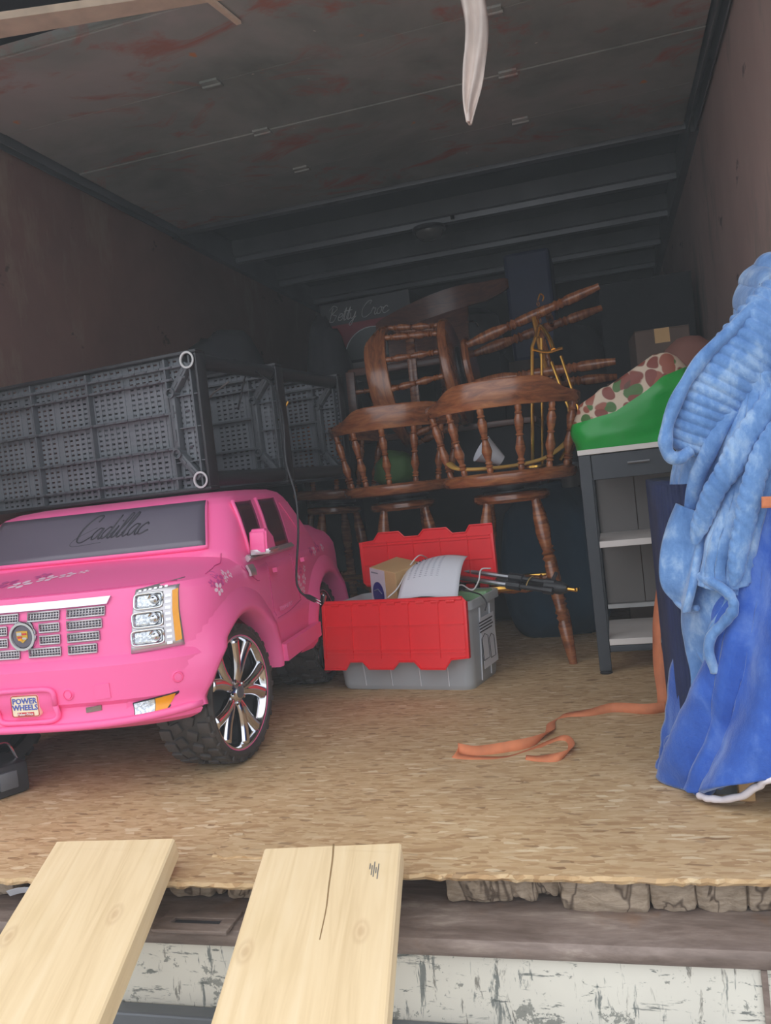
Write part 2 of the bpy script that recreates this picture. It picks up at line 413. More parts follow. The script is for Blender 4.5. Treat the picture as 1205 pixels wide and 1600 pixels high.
def text_mesh(s, size, ext=.0006):
    cu = bpy.data.curves.new('lettering', 'FONT'); cu.body = s; cu.size = size; cu.extrude = ext; cu.align_x = 'CENTER'; cu.align_y = 'CENTER'; cu.resolution_u = 2; cu.offset = size*.012
    o = bpy.data.objects.new('lettering', cu); col.objects.link(o)
    dg = bpy.context.evaluated_depsgraph_get(); me = bpy.data.meshes.new_from_object(o.evaluated_get(dg))
    bpy.data.objects.remove(o); bpy.data.curves.remove(cu); me.name = 'lettering'; return me

# ================================================================ the truck box
XL, XR, YB, ZC = -1.95, 0.49, 5.3, 2.07
bm = B(); rnd = random.Random(3)
fl = B(); bx(fl, XL, XR, .12, YB, -.05, -.013); flo = struct('floor', fl, 'timber')
def sheet(x0, x1, edge, z0, z1, y1, seed):
    bm = B(); rr = random.Random(seed); n = max(4, int((x1-x0)/.012)); a = []
    for i in range(n+1):
        x = x0+(x1-x0)*i/n
        a.append((x, edge(x)+rr.uniform(-.0035, .0035)+.004*noise.noise(Vector((x*9, seed, 0)))))
    top = [bm.verts.new((x, y, z1)) for x, y in a]; mid = [bm.verts.new((x, y-rr.uniform(0, .004), (z0+z1)/2)) for x, y in a]; bot = [bm.verts.new((x, y+rr.uniform(0, .006), z0)) for x, y in a]
    tb = [bm.verts.new((x, y1, z1)) for x, y in a]; bb = [bm.verts.new((x, y1, z0)) for x, y in a]
    for i in range(n):
        bm.faces.new((top[i], top[i+1], tb[i+1], tb[i])); bm.faces.new((mid[i], mid[i+1], top[i+1], top[i])); bm.faces.new((bot[i], bot[i+1], mid[i+1], mid[i])); bm.faces.new((bb[i], bb[i+1], bot[i+1], bot[i])); bm.faces.new((tb[i], tb[i+1], bb[i+1], bb[i]))
    bm.faces.new([top[0], tb[0], bb[0], bot[0], mid[0]]); bm.faces.new([top[n], mid[n], bot[n], bb[n], tb[n]])
    return bm
obj('strand_board', sheet(XL+.002, -.46, lambda x: -.035, -.012, 0, 2.44, 1), 'osb', flo, False)
obj('strand_board', sheet(-.74, XR-.002, lambda x: .002+(.05 if x < -.62 else max(0, .05*(1-(x+.62)/.1))), -.009, .003, 2.44, 2), 'osb', flo, False)
obj('strand_board', sheet(XL+.002, XR-.002, lambda x: 2.445, -.012, 0, YB, 4), 'osb', flo, False)
# crumbling ends of the old floor timbers below the sheet
def timber(px0, px1, ydep, zt, zb, seed, jag=.006):
    xa = at(px0-3, 1392, ydep).x; xb = at(px1+3, 1392, ydep).x; zb -= .004
    bm = B(); box(bm, ((xa+xb)/2, ydep+.16, (zt+zb)/2), (xb-xa, .32, zt-zb), None, min(.012, (zt-zb)*.4))
    bmesh.ops.subdivide_edges(bm, edges=bm.edges[:], cuts=11, use_grid_fill=True)
    for v in bm.verts:
        p = v.co; k = noise.noise(p*28+Vector((seed, 0, 0)))*jag + noise.noise(p*75+Vector((0, seed, 0)))*jag*.5
        crack = 0 if (p.y < ydep+.04 and abs(noise.noise(Vector((p.x*22+seed, p.z*5, seed)))) < .022) else 0
        v.co = p + Vector((k*.6, (k*1.6 - crack) if p.y < ydep+.06 else 0, k*.8 if p.z < zt-.01 else 0))
    return obj('timber', bm, 'timber', flo, True)
for i, a in enumerate(((697, 798, .040, -.012, -.062), (800, 838, .044, -.012, -.060), (840, 872, .050, -.013, -.056), (876, 1012, .030, -.011, -.066), (1016, 1086, .034, -.011, -.064), (1088, 1166, .036, -.012, -.065), (1170, 1330, .036, -.011, -.062),
                       (262, 330, .03, -.016, -.058), (333, 352, .035, -.018, -.05), (355, 420, .026, -.016, -.058), (-60, 18, .02, -.02, -.06))):
    timber(*a, seed=i*3.7, jag=.006 if i in (1, 2, 8) else .0035)
# steel sill, painted rear face and lower ledge
def extx(prof, x0, x1): return prism(B(), [(x0, y, z) for y, z in prof], (x1-x0, 0, 0))
si = extx([(.13, -.066), (-.043, -.066), (-.054, -.069), (-.059, -.076), (-.060, -.086), (-.056, -.094), (-.048, -.098), (.0, -.098), (.0, -.12), (.13, -.12)], XL-.06, XR+.06)
sill = struct('trim_1', si, 'rust', None, 35)
rf = B(); bx(rf, XL-.05, XR+.05, -.044, .10, -.42, -.0985); rfo = struct('trim_2', rf, 'scratched')
le = B(); bx(le, XL-.06, XR+.06, -.075, -.0445, -.34, -.204, .004); leo = struct('trim_3', le, 'steel_dark')
for px in (1195,):
    q = at(px, 1530, -.045); s = B(); bx(s, q.x-.004, q.x+.004, -.049, -.0445, -.18, -.099); obj('weld_seam', s, 'rust', rfo, False)
q = atz(310, 1441, -.066)     # slotted stake pocket plate
s = B()
for x0, x1, y0, y1 in ((-.068, .068, -.035, -.012), (-.068, .068, .004, .030), (-.068, -.044, -.0125, .0045), (.044, .068, -.0125, .0045)): bx(s, q.x+x0, q.x+x1, q.y+y0, q.y+y1, -.0665, -.0605, .0015)
obj('pocket_plate', s, 'rust', sill, False)
s = B(); bx(s, q.x-.043, q.x+.043, q.y-.012, q.y+.004, -.0665, -.0655); obj('pocket_slot', s, 'black', sill, False)
tag(obj('paper_scrap', grid(B(), lambda a, b: at(10+75*a, 1392+12*b-8*a, .0)+Vector((0, .01*b, .004*math.sin(a*5))), 8, 4, .001), 'paper', None), 'white torn paper scrap lying in the gap under the strand board', 'paper')
bpy.data.objects['paper_scrap'].location.z = -.0

wl = B(); bx(wl, XL-.05, XL, 0, YB, -.12, ZC+.04); struct('wall_left', wl, 'wall_left')
wr = B(); bx(wr, XR, XR+.05, 0, YB, -.12, ZC+.04); struct('wall_right', wr, 'wall_right')
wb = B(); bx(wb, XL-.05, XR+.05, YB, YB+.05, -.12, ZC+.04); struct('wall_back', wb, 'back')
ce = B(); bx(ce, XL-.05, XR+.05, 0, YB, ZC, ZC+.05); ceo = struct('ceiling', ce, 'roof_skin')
for x in (XL+.0, XR-.035):
    b = B(); bx(b, x, x+.035, 2.5, YB, 1.93, ZC-.001); obj('roof_rail', b, 'steel_dark', ceo, False)
for i in range(5):            # roof bows, hat section
    y = 2.54+.64*i; h = 1.955
    pr = [(y-.055, ZC), (y-.05, h+.03), (y-.028, h+.026), (y-.022, h), (y+.022, h), (y+.028, h+.026), (y+.05, h+.03), (y+.055, ZC)]
    obj('roof_bow', extx(pr, XL+.034, XR-.036), 'steel_dark', ceo, False)
# raised roll-up door lying under the roof
da = B(); bx(da, XL+.07, XR-.06, .84, .845, 1.953, 1.983); dr = struct('door_1', da, 'door')
for i in range(4):
    y0 = .85+.405*i; b = B(); bx(b, XL+.07, XR-.06, y0, y0+.401, 1.952+.002*(i % 2), 1.985, .003); obj('door_panel', b, 'door', dr, False)
    if i:
        for px, py in ((-1.10, 0), (-.2, 0)):
            b = B(); bx(b, px-.03, px+.03, y0-.028, y0+.026, 1.945, 1.953, .001); tube(b, [(px-.032, y0, 1.945), (px+.032, y0, 1.945)], .005); obj('hinge', b, 'door', dr)
for x, s in ((XL+.035, 1), (XR-.03, -1)):
    b = B(); bx(b, x-.02, x+.02, .3, 2.5, 1.99, 2.0); bx(b, x-.02, x-.015, .3, 2.5, 1.93, 1.99); bx(b, x+.015, x+.02, .3, 2.5, 1.93, 1.99); obj('door_track', b, 'steel_dark', dr, False)
p0, p1, p2, p3 = atz(-150, 86, 1.948), atz(372, -4, 1.948), atz(300, -12, 1.948), atz(-150, 52, 1.948)
bt = prism(B(), [p0, p1, p2, p3], (0, 0, .02)); obj('batten', bt, 'oldwood', dr, False)
a, b_ = atz(318, -6, 1.938), atz(373, 38, 1.938); d = (b_-a).normalized(); n_ = d.cross(Vector((0, 0, 1)))*.009
st = prism(B(), [a-n_, b_-n_*.8, b_+n_*.8+d*.003, a+n_], (0, 0, .009)); obj('splinter', st, 'oldwood', dr, False)
# white cloth pull strap hanging from the door
pts = cr([at(716, -125, .84), at(735, -20, .80), at(745, 40, .80), at(741, 110, .80), at(735, 160, .80), at(733, 192, .80)], 8); n = len(pts)
b = B()
def pull(s, t):
    i = s*(n-1); k = min(int(i), n-2); p = pts[k].lerp(pts[k+1], i-k); hw = interp([(0, .030), (.45, .027), (.75, .020), (1, .015)], s)
    tw = 2.6*max(0, s-.45); x = (t-.5)*2
    return p + Vector((math.cos(tw)*x*hw, math.sin(tw)*x*hw + .010*math.sin(x*5+s*6), 0))
grid(b, pull, 40, 10, .004); tag(obj('pull_strap', b, 'cloth_white', None, 'all'), 'twisted white cloth strap hanging down from the raised door', 'strap')
# dome lamp
q = Vector((-.80, 3.18, 1.955)); l = thing('dome_lamp', 'round dark dome lamp fixed under the second roof bow', 'lamp', q)
obj('lamp_base', lathe(B(), [(0, 0), (.088, -.002), (.09, -.02), (.08, -.026), (0, -.026)], 28), 'black', l)
obj('lamp_cover', lathe(B(), [(.076, -.026), (.074, -.04), (.055, -.062), (.02, -.072), (0, -.073)], 28), simple('smoky lamp glass', (90, 88, 84), .12), l)
b = B(); bx(b, .13, .15, -.06, -.05, 0, .02); obj('lamp_screw', b, 'chrome', l)
# unseen ground outside, its pale tone raised to bounce daylight onto the ceiling
g = B(); bx(g, -30, 30, -30, 30, -1.06, -1.0); struct('ground', g, 'bounce_ground')
# unseen slab added so that daylight does not come up through the floor
g = B(); bx(g, XL-.05, XR+.05, .13, YB+.05, -.2, -.0505); struct('light_block', g, 'steel_dark')

# ---- ramp planks
def plank(tl, tr, bl, br, dx, label):
    T = (Vector(tl)+Vector(tr))/2; Bm = (Vector(bl)+Vector(br))/2; d = Vector((dx, -.355, -.098)).normalized(); L = (T.z+1.0)/-d.z
    wv = ((Vector(tr)-Vector(tl))+(Vector(br)-Vector(bl)))/2; wv.z = 0; nn = wv.cross(d).normalized(); nn = nn if nn.z > 0 else -nn
    b = B(); q = [T-wv/2, T+wv/2, T+wv/2+d*L, T-wv/2+d*L]
    xa = -d; ya = nn.cross(xa); m = Matrix(((xa.x, ya.x, nn.x, T.x), (xa.y, ya.y, nn.y, T.y), (xa.z, ya.z, nn.z, T.z), (0, 0, 0, 1))); mi = m.inverted()
    prism(b, [mi @ p for p in q], (0, 0, -.038)); bmesh.ops.bevel(b, geom=b.edges[:], offset=.003, segments=1, affect='EDGES')
    o = obj('ramp_plank', b, 'pine', None, False); o.matrix_world = m
    return tag(o, label, 'plank', 'ramp planks leaning on the truck bed')
plank(atz(85, 1312, .058), atz(277, 1310, .058), atz(-50, 1600, -.04), atz(181, 1600, -.04), .070, 'pale sawn ramp plank in front of the pink car, with knots at its upper end')
plank(atz(412, 1325, .058), atz(628, 1315, .058), atz(338, 1600, -.035), atz(608, 1600, -.035), .056, 'pale sawn ramp plank in front of the red lidded tote, split along its length')

pk = bpy.data.objects['ramp_plank.001']; mi = pk.matrix_world.inverted()
b = B(); pts = cr([mi @ atz(px, py, z)+Vector((0, 0, .0006)) for px, py, z in ((522, 1322, .055), (520, 1345, .047), (514, 1385, .034), (510, 1420, .022), (500, 1470, .006))], 6)
pts = [Vector((p.x, p.y, .0003)) for p in pts]; tube(b, pts, [.0016*(1-.5*i/len(pts)) for i in range(len(pts))], 5, .5); obj('split', b, simple('shadowed split', (150, 122, 84), .9), pk, 'all')
b = B()
for k in range(7):
    p = mi @ atz(580+2.2*k, 1362+(k % 3)*4, .035); box(b, (p.x, p.y, .0003), (.012+.008*(k % 2), .0012, .0006))
o = obj('smudge', b, 'steel_dark', pk, False); o['kind'] = 'stuff'

# ================================================================ pink ride-on car
car = thing('toy_car', 'pink plastic ride-on toy pickup car with chrome grille', 'toy car', (-1.266, .273, 0), R(3.6))
TW = [(.150, .385), (.162, .400), (.18, .408), (.26, .410), (.30, .412), (.315, .405), (.40, .404), (.44, .400), (.462, .388), (.480, .372), (.497, .352), (.510, .33), (.516, .30)]
TF = [(.150, .055), (.162, .012), (.172, -.004), (.18, -.006), (.195, .004), (.215, .006), (.225, -.004), (.30, -.006), (.31, .004), (.318, .014), (.40, .022), (.445, .034), (.457, .040), (.462, .060), (.470, .095), (.482, .155), (.495, .225), (.508, .29), (.516, .34)]
def wz(z): return interp(TW, z)
def front_u(v, z, n=2.7, a=.20):
    w_ = wz(z); k = min(.9999, abs(v)/w_); return interp(TF, z) + a*(1-(1-k**n)**(1/n))
def outline(z, w_, uf, ub, a, n, ab, N=34):
    pts = []
    for i in range(N+1):
        t = -PI/2+PI*i/N; s, c = math.sin(t), math.cos(t)
        pts.append((w_*math.copysign(abs(s)**(2/n), s), uf+a*(1-abs(c)**(2/n))))
    for i in range(N+1):
        t = PI/2+PI*i/N; s, c = math.sin(t), math.cos(t)
        pts.append((w_*math.copysign(abs(s)**(2/n), s), ub-ab*(1-abs(c)**(2/n))))
    return [(x, y, z) for x, y in pts]
def stack(bm, rows):
    rings = []
    for r in rows:
        ring = []
        for p in r: ring.append(bm.verts.new(p))
        rings.append(ring)
    n = len(rings[0])
    for A, C in zip(rings, rings[1:]):
        for k in range(n): bm.faces.new((A[k], A[(k+1) % n], C[(k+1) % n], C[k]))
    bm.faces.new(rings[0][::-1]); bm.faces.new(rings[-1])
    bmesh.ops.remove_doubles(bm, verts=bm.verts[:], dist=1e-5)
    bmesh.ops.recalc_face_normals(bm, faces=bm.faces[:])
UE = 1.24
zs = sorted(set([z for z, _ in TW]+[z for z, _ in TF]+[.24, .28, .34, .37, .42]))
lo = B(); stack(lo, [outline(z, wz(z), interp(TF, z), UE-.01 if z < .49 else UE-.05, .20, 2.7, .06) for z in zs])
def cut(o, cutters):
    for c in cutters:
        m = o.modifiers.new('b', 'BOOLEAN'); m.operation = 'DIFFERENCE'; m.solver = 'EXACT'; m.object = c
    dg = bpy.context.evaluated_depsgraph_get(); me = bpy.data.meshes.new_from_object(o.evaluated_get(dg)); o.modifiers.clear()
    o.data = me
    for c in cutters: bpy.data.objects.remove(c)
    me.polygons.foreach_set('use_smooth', [True]*len(me.polygons)); me.set_sharp_from_angle(angle=R(28))
UW, UR, RW = .265, 1.0, .166
def cyl(x0, x1, u, z, r, seg=40):
    b = B(); lathe(b, [(r, x0), (r, x1)], seg, Matrix.Translation((0, u, z)) @ Matrix.Rotation(R(90), 4, 'Y')); return b
body = obj('body', lo, 'pink', None)
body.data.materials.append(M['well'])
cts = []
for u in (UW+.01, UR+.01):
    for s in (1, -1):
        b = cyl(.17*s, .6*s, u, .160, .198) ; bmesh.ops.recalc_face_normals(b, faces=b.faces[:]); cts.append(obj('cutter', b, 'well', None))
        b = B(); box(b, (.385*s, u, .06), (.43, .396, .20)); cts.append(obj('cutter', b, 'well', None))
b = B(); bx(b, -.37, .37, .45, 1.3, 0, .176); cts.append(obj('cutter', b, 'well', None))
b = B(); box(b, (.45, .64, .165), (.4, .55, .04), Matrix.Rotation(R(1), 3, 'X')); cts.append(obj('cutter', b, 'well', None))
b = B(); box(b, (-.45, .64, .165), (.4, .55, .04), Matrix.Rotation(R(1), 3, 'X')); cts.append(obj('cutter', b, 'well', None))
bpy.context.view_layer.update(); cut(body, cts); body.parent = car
# greenhouse
GW = [(.44, .398), (.485, .388), (.52, .380), (.57, .366), (.615, .350), (.632, .338), (.644, .315), (.650, .27)]
GF = [(.44, .26), (.495, .27), (.51, .285), (.60, .355), (.62, .372), (.634, .395), (.644, .43), (.650, .49)]
GB = [(.44, 1.02), (.485, 1.0), (.52, .965), (.60, .90), (.62, .88), (.634, .865), (.644, .84), (.650, .78)]
gz = sorted(set([z for z, _ in GW]+[z for z, _ in GF]))
gh = B(); stack(gh, [outline(z, interp(GW, z), interp(GF, z), interp(GB, z), .11, 3.2, .05) for z in gz])
obj('cab', gh, 'pink', car, 32)
def gfront(v, z, n=3.2, a=.11):
    k = min(.9999, abs(v)/interp(GW, z)); return interp(GF, z)+a*(1-(1-k**n)**(1/n))
# patches that follow the surface
def fp(poly4, off=.003, th=.006, nu=8, nv=8, fn=front_u, bm=None):
    """front patch from four (v,z) corners: tl tr br bl"""
    tl, tr, br, bl = [Vector(p) for p in poly4]; bm = bm or B()
    def f(s, t):
        p = tl.lerp(tr, s).lerp(bl.lerp(br, s), t); return (p.x, fn(p.x, p.y)-off, p.y)
    grid(bm, f, nu, nv, -th); return bm
def fstrokes(bm, strokes, ox, oz, r, fn=front_u, off=.001, rot=0, flat=.5):
    for s in strokes:
        pts = []
        for p in cr([(x, z, 0) for x, z in s], 5):
            x, z = p.x*math.cos(rot)-p.y*math.sin(rot), p.x*math.sin(rot)+p.y*math.cos(rot)
            pts.append((ox+x, fn(ox+x, oz+z)-off, oz+z))
        tube(bm, pts, r, 5, flat)
def side_v(u, z):
    return wz(z)
def spt(u, z, off=0):
    w_ = wz(z)
    if u < .25: # follow the rounded front corner
        n, a = 2.7, .20; k = max(0, min(1, 1-(u-interp(TF, z))/a)); v = w_*(1-k**n)**(1/n); return Vector((v+off*.8, u-off*.4, z))
    return Vector((w_+off, u, z))
def sp(poly4, off=.003, th=.006, nu=6, nv=6, fn=spt, bm=None, sgn=1):
    tl, tr, br, bl = [Vector(p) for p in poly4]; bm = bm or B()
    def f(s, t):
        p = tl.lerp(tr, s).lerp(bl.lerp(br, s), t); q = fn(p.x, p.y, off); return (q.x*sgn, q.y, q.z)
    grid(bm, f, nu, nv, th*sgn)
    return bm
def cabpt(u, z, off=0): return Vector((interp(GW, z)+off, u, z))
# windscreen and its script
ws = B()
def wsf(s, t):
    z = .516+.108*t; hw = .318-.026*t; v = -hw+2*hw*s; 
    c = 1 if .0 < s < 1 else .96
    return (v, gfront(v, z)-.004, z)
grid(ws, wsf, 30, 8, -.008); obj('windscreen', ws, 'tint', car, 'all')
rimb = B()
loop = []
for i in range(41): loop.append(wsf(i/40, 0))
for i in range(1, 9): loop.append(wsf(1, i/8))
for i in range(39, -1, -1): loop.append(wsf(i/40, 1))
for i in range(7, -1, -1): loop.append(wsf(0, i/8))
tube(rimb, [(p[0], p[1]-.001, p[2]) for p in loop], .007, 8); obj('windscreen_surround', rimb, 'pink', car, 'all')
st_, wd_ = script_strokes('Cadillac', .0265, .55); sb = B()
fstrokes(sb, st_, -.035, .560, .0034, gfront, .0132, 0.02, .6); tube(sb, cr([(x, gfront(x, z)-.0132, z) for x, z in ((.04, .553), (-.04, .550), (-.035, .567), (.02, .59))], 6), .0013, 5)
obj('script_lettering', sb, 'ink', car, 'all')
# side windows, both sides
for s in (1, -1):
    for poly, nm in ((((.432, .618), (.555, .618), (.520, .478), (.405, .478)), 'side_window'), (((.60, .618), (.745, .618), (.715, .478), (.565, .478)), 'side_window')):
        obj(nm, sp(poly, .002, .004, 6, 6, cabpt, None, s), 'tint_side', car, 'all')
        fr = B(); c = [Vector(p) for p in poly]; lp = []
        for i in range(4):
            for k in range(6): p = c[i].lerp(c[(i+1) % 4], k/6); q = cabpt(p.x, p.y, .002); lp.append((q.x*s, q.y, q.z))
        lp += lp[:2]; tube(fr, lp, .0055, 6); obj('window_frame', fr, 'pink', car, 'all')
    b = sp(((.775, .60), (.85, .60), (.90, .50), (.85, .50)), .001, .003, 5, 5, cabpt, None, s); obj('rear_quarter_panel', b, 'pink', car)
    b = sp(((.375, .474), (.735, .474), (.735, .463), (.375, .463)), .0085, .012, 10, 2, spt, None, s); obj('belt_trim', b, 'chrome_satin', car)
    # mirror
    mi = B(); P_ = [(.405, .540), (.425, .545), (.462, .522), (.475, .482), (.40, .478), (.398, .50)]
    prism(mi, [(.395*s, u, z) for u, z in P_], (.05*s, -.012, 0)); bmesh.ops.bevel(mi, geom=mi.edges[:], offset=.006, segments=3, affect='EDGES')
    mo = obj('mirror', mi, 'pink', car)
    b = B(); bx(b, (.398)*s, (.449)*s, .393, .462, .478, .492, .002); bx(b, .40*s, .452*s, .392, .463, .484, .487); obj('mirror_trim', b, 'chrome_satin', mo)
    for u in (.50, .745):
        b = sp(((u, .432), (u+.035, .432), (u+.035, .420), (u, .420)), .012, .012, 4, 3, spt, None, s); obj('door_handle', b, 'pink', car)
    for ln in ([(.50, .463), (.495, .34), (.50, .305)], [(.70, .463), (.712, .40), (.73, .315)], [(.50, .298), (.60, .300), (.73, .312)], [(.345, .47), (.345, .448), (.40, .415), (.42, .41)], [(.345, .506), (.25, .477), (.17, .462)]):
        b = B(); pts = [spt(p.x, p.y, .0004) for p in cr([(u, z, 0) for u, z in ln], 6)]; tube(b, [(p.x*s, p.y, p.z) for p in pts], .0014, 5); obj('panel_seam', b, 'pink_dark', car, 'all')
    # running board with chrome strip
    b = sp(((.475, .232), (.80, .232), (.80, .190), (.482, .186)), .010, .018, 8, 3, spt, None, s); obj('running_board', b, 'pink', car)
    b = sp(((.49, .222), (.78, .222), (.78, .210), (.50, .208)), .0125, .008, 8, 2, spt, None, s); rb = obj('running_board_trim', b, 'chrome_satin', car)
    b = sp(((.495, .2085), (.79, .2095), (.79, .203), (.50, .201)), .012, .004, 8, 2, spt, None, s); obj('trim_shadow_strip', b, 'black', car)
    # fender badge
    b = sp(((.355, .456), (.395, .454), (.388, .428), (.352, .430)), .004, .006, 4, 4, spt, None, s); vb = obj('fender_vent', b, 'chrome_satin', car)
    for k in (0, 1):
        b = sp(((.361, .453-.0125*k), (.388, .4515-.0125*k), (.386, .4435-.0125*k), (.360, .445-.0125*k)), .0055, .003, 3, 2, spt, None, s); obj('vent_slot', b, 'chrome_satin' if k else 'tint', vb)
    # flared arches
    for u, z, w_ in ((UW+.01, .160, .404), (UR+.01, .160, .406)):
        fb = B(); prof = [(.192, -.05), (.193, .010), (.202, .016), (.210, .016), (.232, .008), (.265, -.004)]
        a0, a1 = (4, 172) if u < .5 else (2, 182)
        nseg = 36; rows = []
        for i in range(nseg+1):
            t = R(a0+(a1-a0)*i/nseg); row = []
            for r, o in prof:
                uu, zz = u+r*math.cos(t), z+r*math.sin(t); base = spt(max(uu, .02), min(zz, .45), 0) if u < .5 else Vector((wz(zz), uu, zz))
                row.append(fb.verts.new(((base.x+o)*s, base.y, zz)))
            rows.append(row)
        for A, C in zip(rows, rows[1:]):
            for k in range(len(prof)-1): fb.faces.new((A[k], A[k+1], C[k+1], C[k]))
        obj('arch_flare', fb, 'pink', car, 'all')
# flowers
def flower(u, z, r, a0, side=True, fn=spt, mat='flower'):
    b = B()
    for k in range(5):
        t = a0+2*PI*k/5; pts = []
        for j in range(8):
            q = 2*PI*j/8; du = r*(.62+.40*math.cos(q)); dv = r*.30*math.sin(q)
            uu = u+du*math.cos(t)-dv*math.sin(t); zz = z+du*math.sin(t)+dv*math.cos(t)
            pts.append(fn(uu, zz, .0012))
        b.faces.new([b.verts.new(p) for p in pts])
    return b
def hoodpt(v, u, off=0):
    zc = [z for z in [.458+.0004*i for i in range(146)] if front_u(v, z) <= u]; return Vector((v, u, (zc[-1] if zc else .46)+off))
for u, z, r, m_ in ((.175, .425, .016, 'flower'), (.19, .448, .019, 'flower2'), (.225, .452, .012, 'flower'), (.25, .450, .010, 'flower'), (.16, .440, .010, 'flower2'), (.215, .440, .008, 'flower'),
                    (.73, .372, .020, 'flower'), (.745, .345, .016, 'flower'), (.76, .395, .014, 'flower2'), (.785, .365, .018, 'flower'), (.80, .395, .012, 'flower'), (.77, .335, .012, 'flower'),
                    (.90, .44, .016, 'flower2'), (.935, .435, .016, 'flower'), (.98, .442, .018, 'flower2'), (1.03, .438, .014, 'flower')):
    obj('flower_sticker', flower(u, z, r, u*40), m_, car, False)
for v, u, r, m_ in ((-.08, .14, .030, 'flower'), (-.03, .17, .026, 'flower'), (.015, .185, .022, 'flower'), (-.13, .16, .030, 'flower2'), (-.06, .20, .022, 'flower2'), (.05, .20, .014, 'flower'), (-.2, .17, .03, 'flower')):
    obj('flower_sticker', flower(v, u, r, v*30, fn=hoodpt), m_, car, False)
me = text_mesh('ESCALADE EXT', .016); o = link('model_lettering', me, 'pink_light', car); o.matrix_local = Matrix.Translation((.4145, .575, .318)) @ Matrix.Rotation(R(90), 4, 'Z') @ Matrix.Rotation(R(90), 4, 'X')
# hood shut line
b = B(); tube(b, [(v, front_u(v, .459)-.001, .459) for v in [(-.33+.66*i/30) for i in range(31)]], .0016, 5); obj('hood_seam', b, 'pink_dark', car, 'all')
# grille
gr = B(); prg = []
obj('grille_bar', fp(((-.205, .446), (.205, .446), (.197, .430), (-.197, .430)), .007, .012, 24, 3), 'chrome', car)
for ri, zt in enumerate((.4245, .399, .373, .347)):
    for s in (1, -1):
        for x0, x1, x0b in ((.012, .088, .012), (.106, .192-.007*ri, .106)):
            if ri in (1, 2) and x0 < .05: x0 = .040; 
            a, c = sorted((s*x0, s*x1)); h = .0175
            ins = obj('grille_insert', fp(((a, zt), (c, zt), (c, zt-h), (a, zt-h)), .001, .004, 4, 2), 'tint', car)
            b = B(); fy = lambda v, z: front_u(v, z)-.004
            tube(b, [(a, fy(a, zt), zt), (c, fy(c, zt), zt), (c, fy(c, zt-h), zt-h), (a, fy(a, zt-h), zt-h), (a, fy(a, zt), zt), (c, fy(c, zt), zt)], .0022, 5)
            nb = int((c-a)/.0068)
            for k in range(1, nb): x = a+(c-a)*k/nb; tube(b, [(x, fy(x, zt)+.001, zt), (x, fy(x, zt-h)+.001, zt-h)], .0013, 4)
            for k in (1, 2): z_ = zt-h*k/3; tube(b, [(a, fy(a, z_)+.001, z_), (c, fy(c, z_)+.001, z_)], .0013, 4)
            obj('grille_frame', b, 'chrome_satin', ins, 'all')
# emblem
ez = .376; eu = front_u(0, ez)
em = obj('emblem', lathe(B(), [(.0, .004), (.024, .004), (.026, .010), (.031, .010), (.034, .004), (.034, -.004)], 32, Matrix.Translation((0, eu, ez)) @ Matrix.Rotation(R(90), 4, 'X')), 'chrome', car)
obj('emblem_disc', lathe(B(), [(0, .0065), (.024, .0065), (.024, .003)], 32, Matrix.Translation((0, eu, ez)) @ Matrix.Rotation(R(90), 4, 'X')), 'tint', em)
b = prism(B(), [(-.014, eu-.0068, ez+.012), (0, eu-.0068, ez+.013), (.014, eu-.0068, ez+.012), (.013, eu-.0068, ez-.004), (0, eu-.0068, ez-.014), (-.013, eu-.0068, ez-.004)], (0, -.0012, 0)); obj('emblem_crest', b, 'gold', em, False)
for m_, x0, x1, z0, z1 in (('chrome', -.012, 0, .003, .010), ('redprint', .001, .011, .004, .0075), ('redprint', -.011, -.001, -.003, .001), ('chrome', .001, .011, -.006, -.002), ('amber', -.010, -.001, -.008, -.0045)):
    b = B(); bx(b, x0, x1, eu-.0092, eu-.008, ez+z0, ez+z1); obj('crest_field', b, m_, em, False)
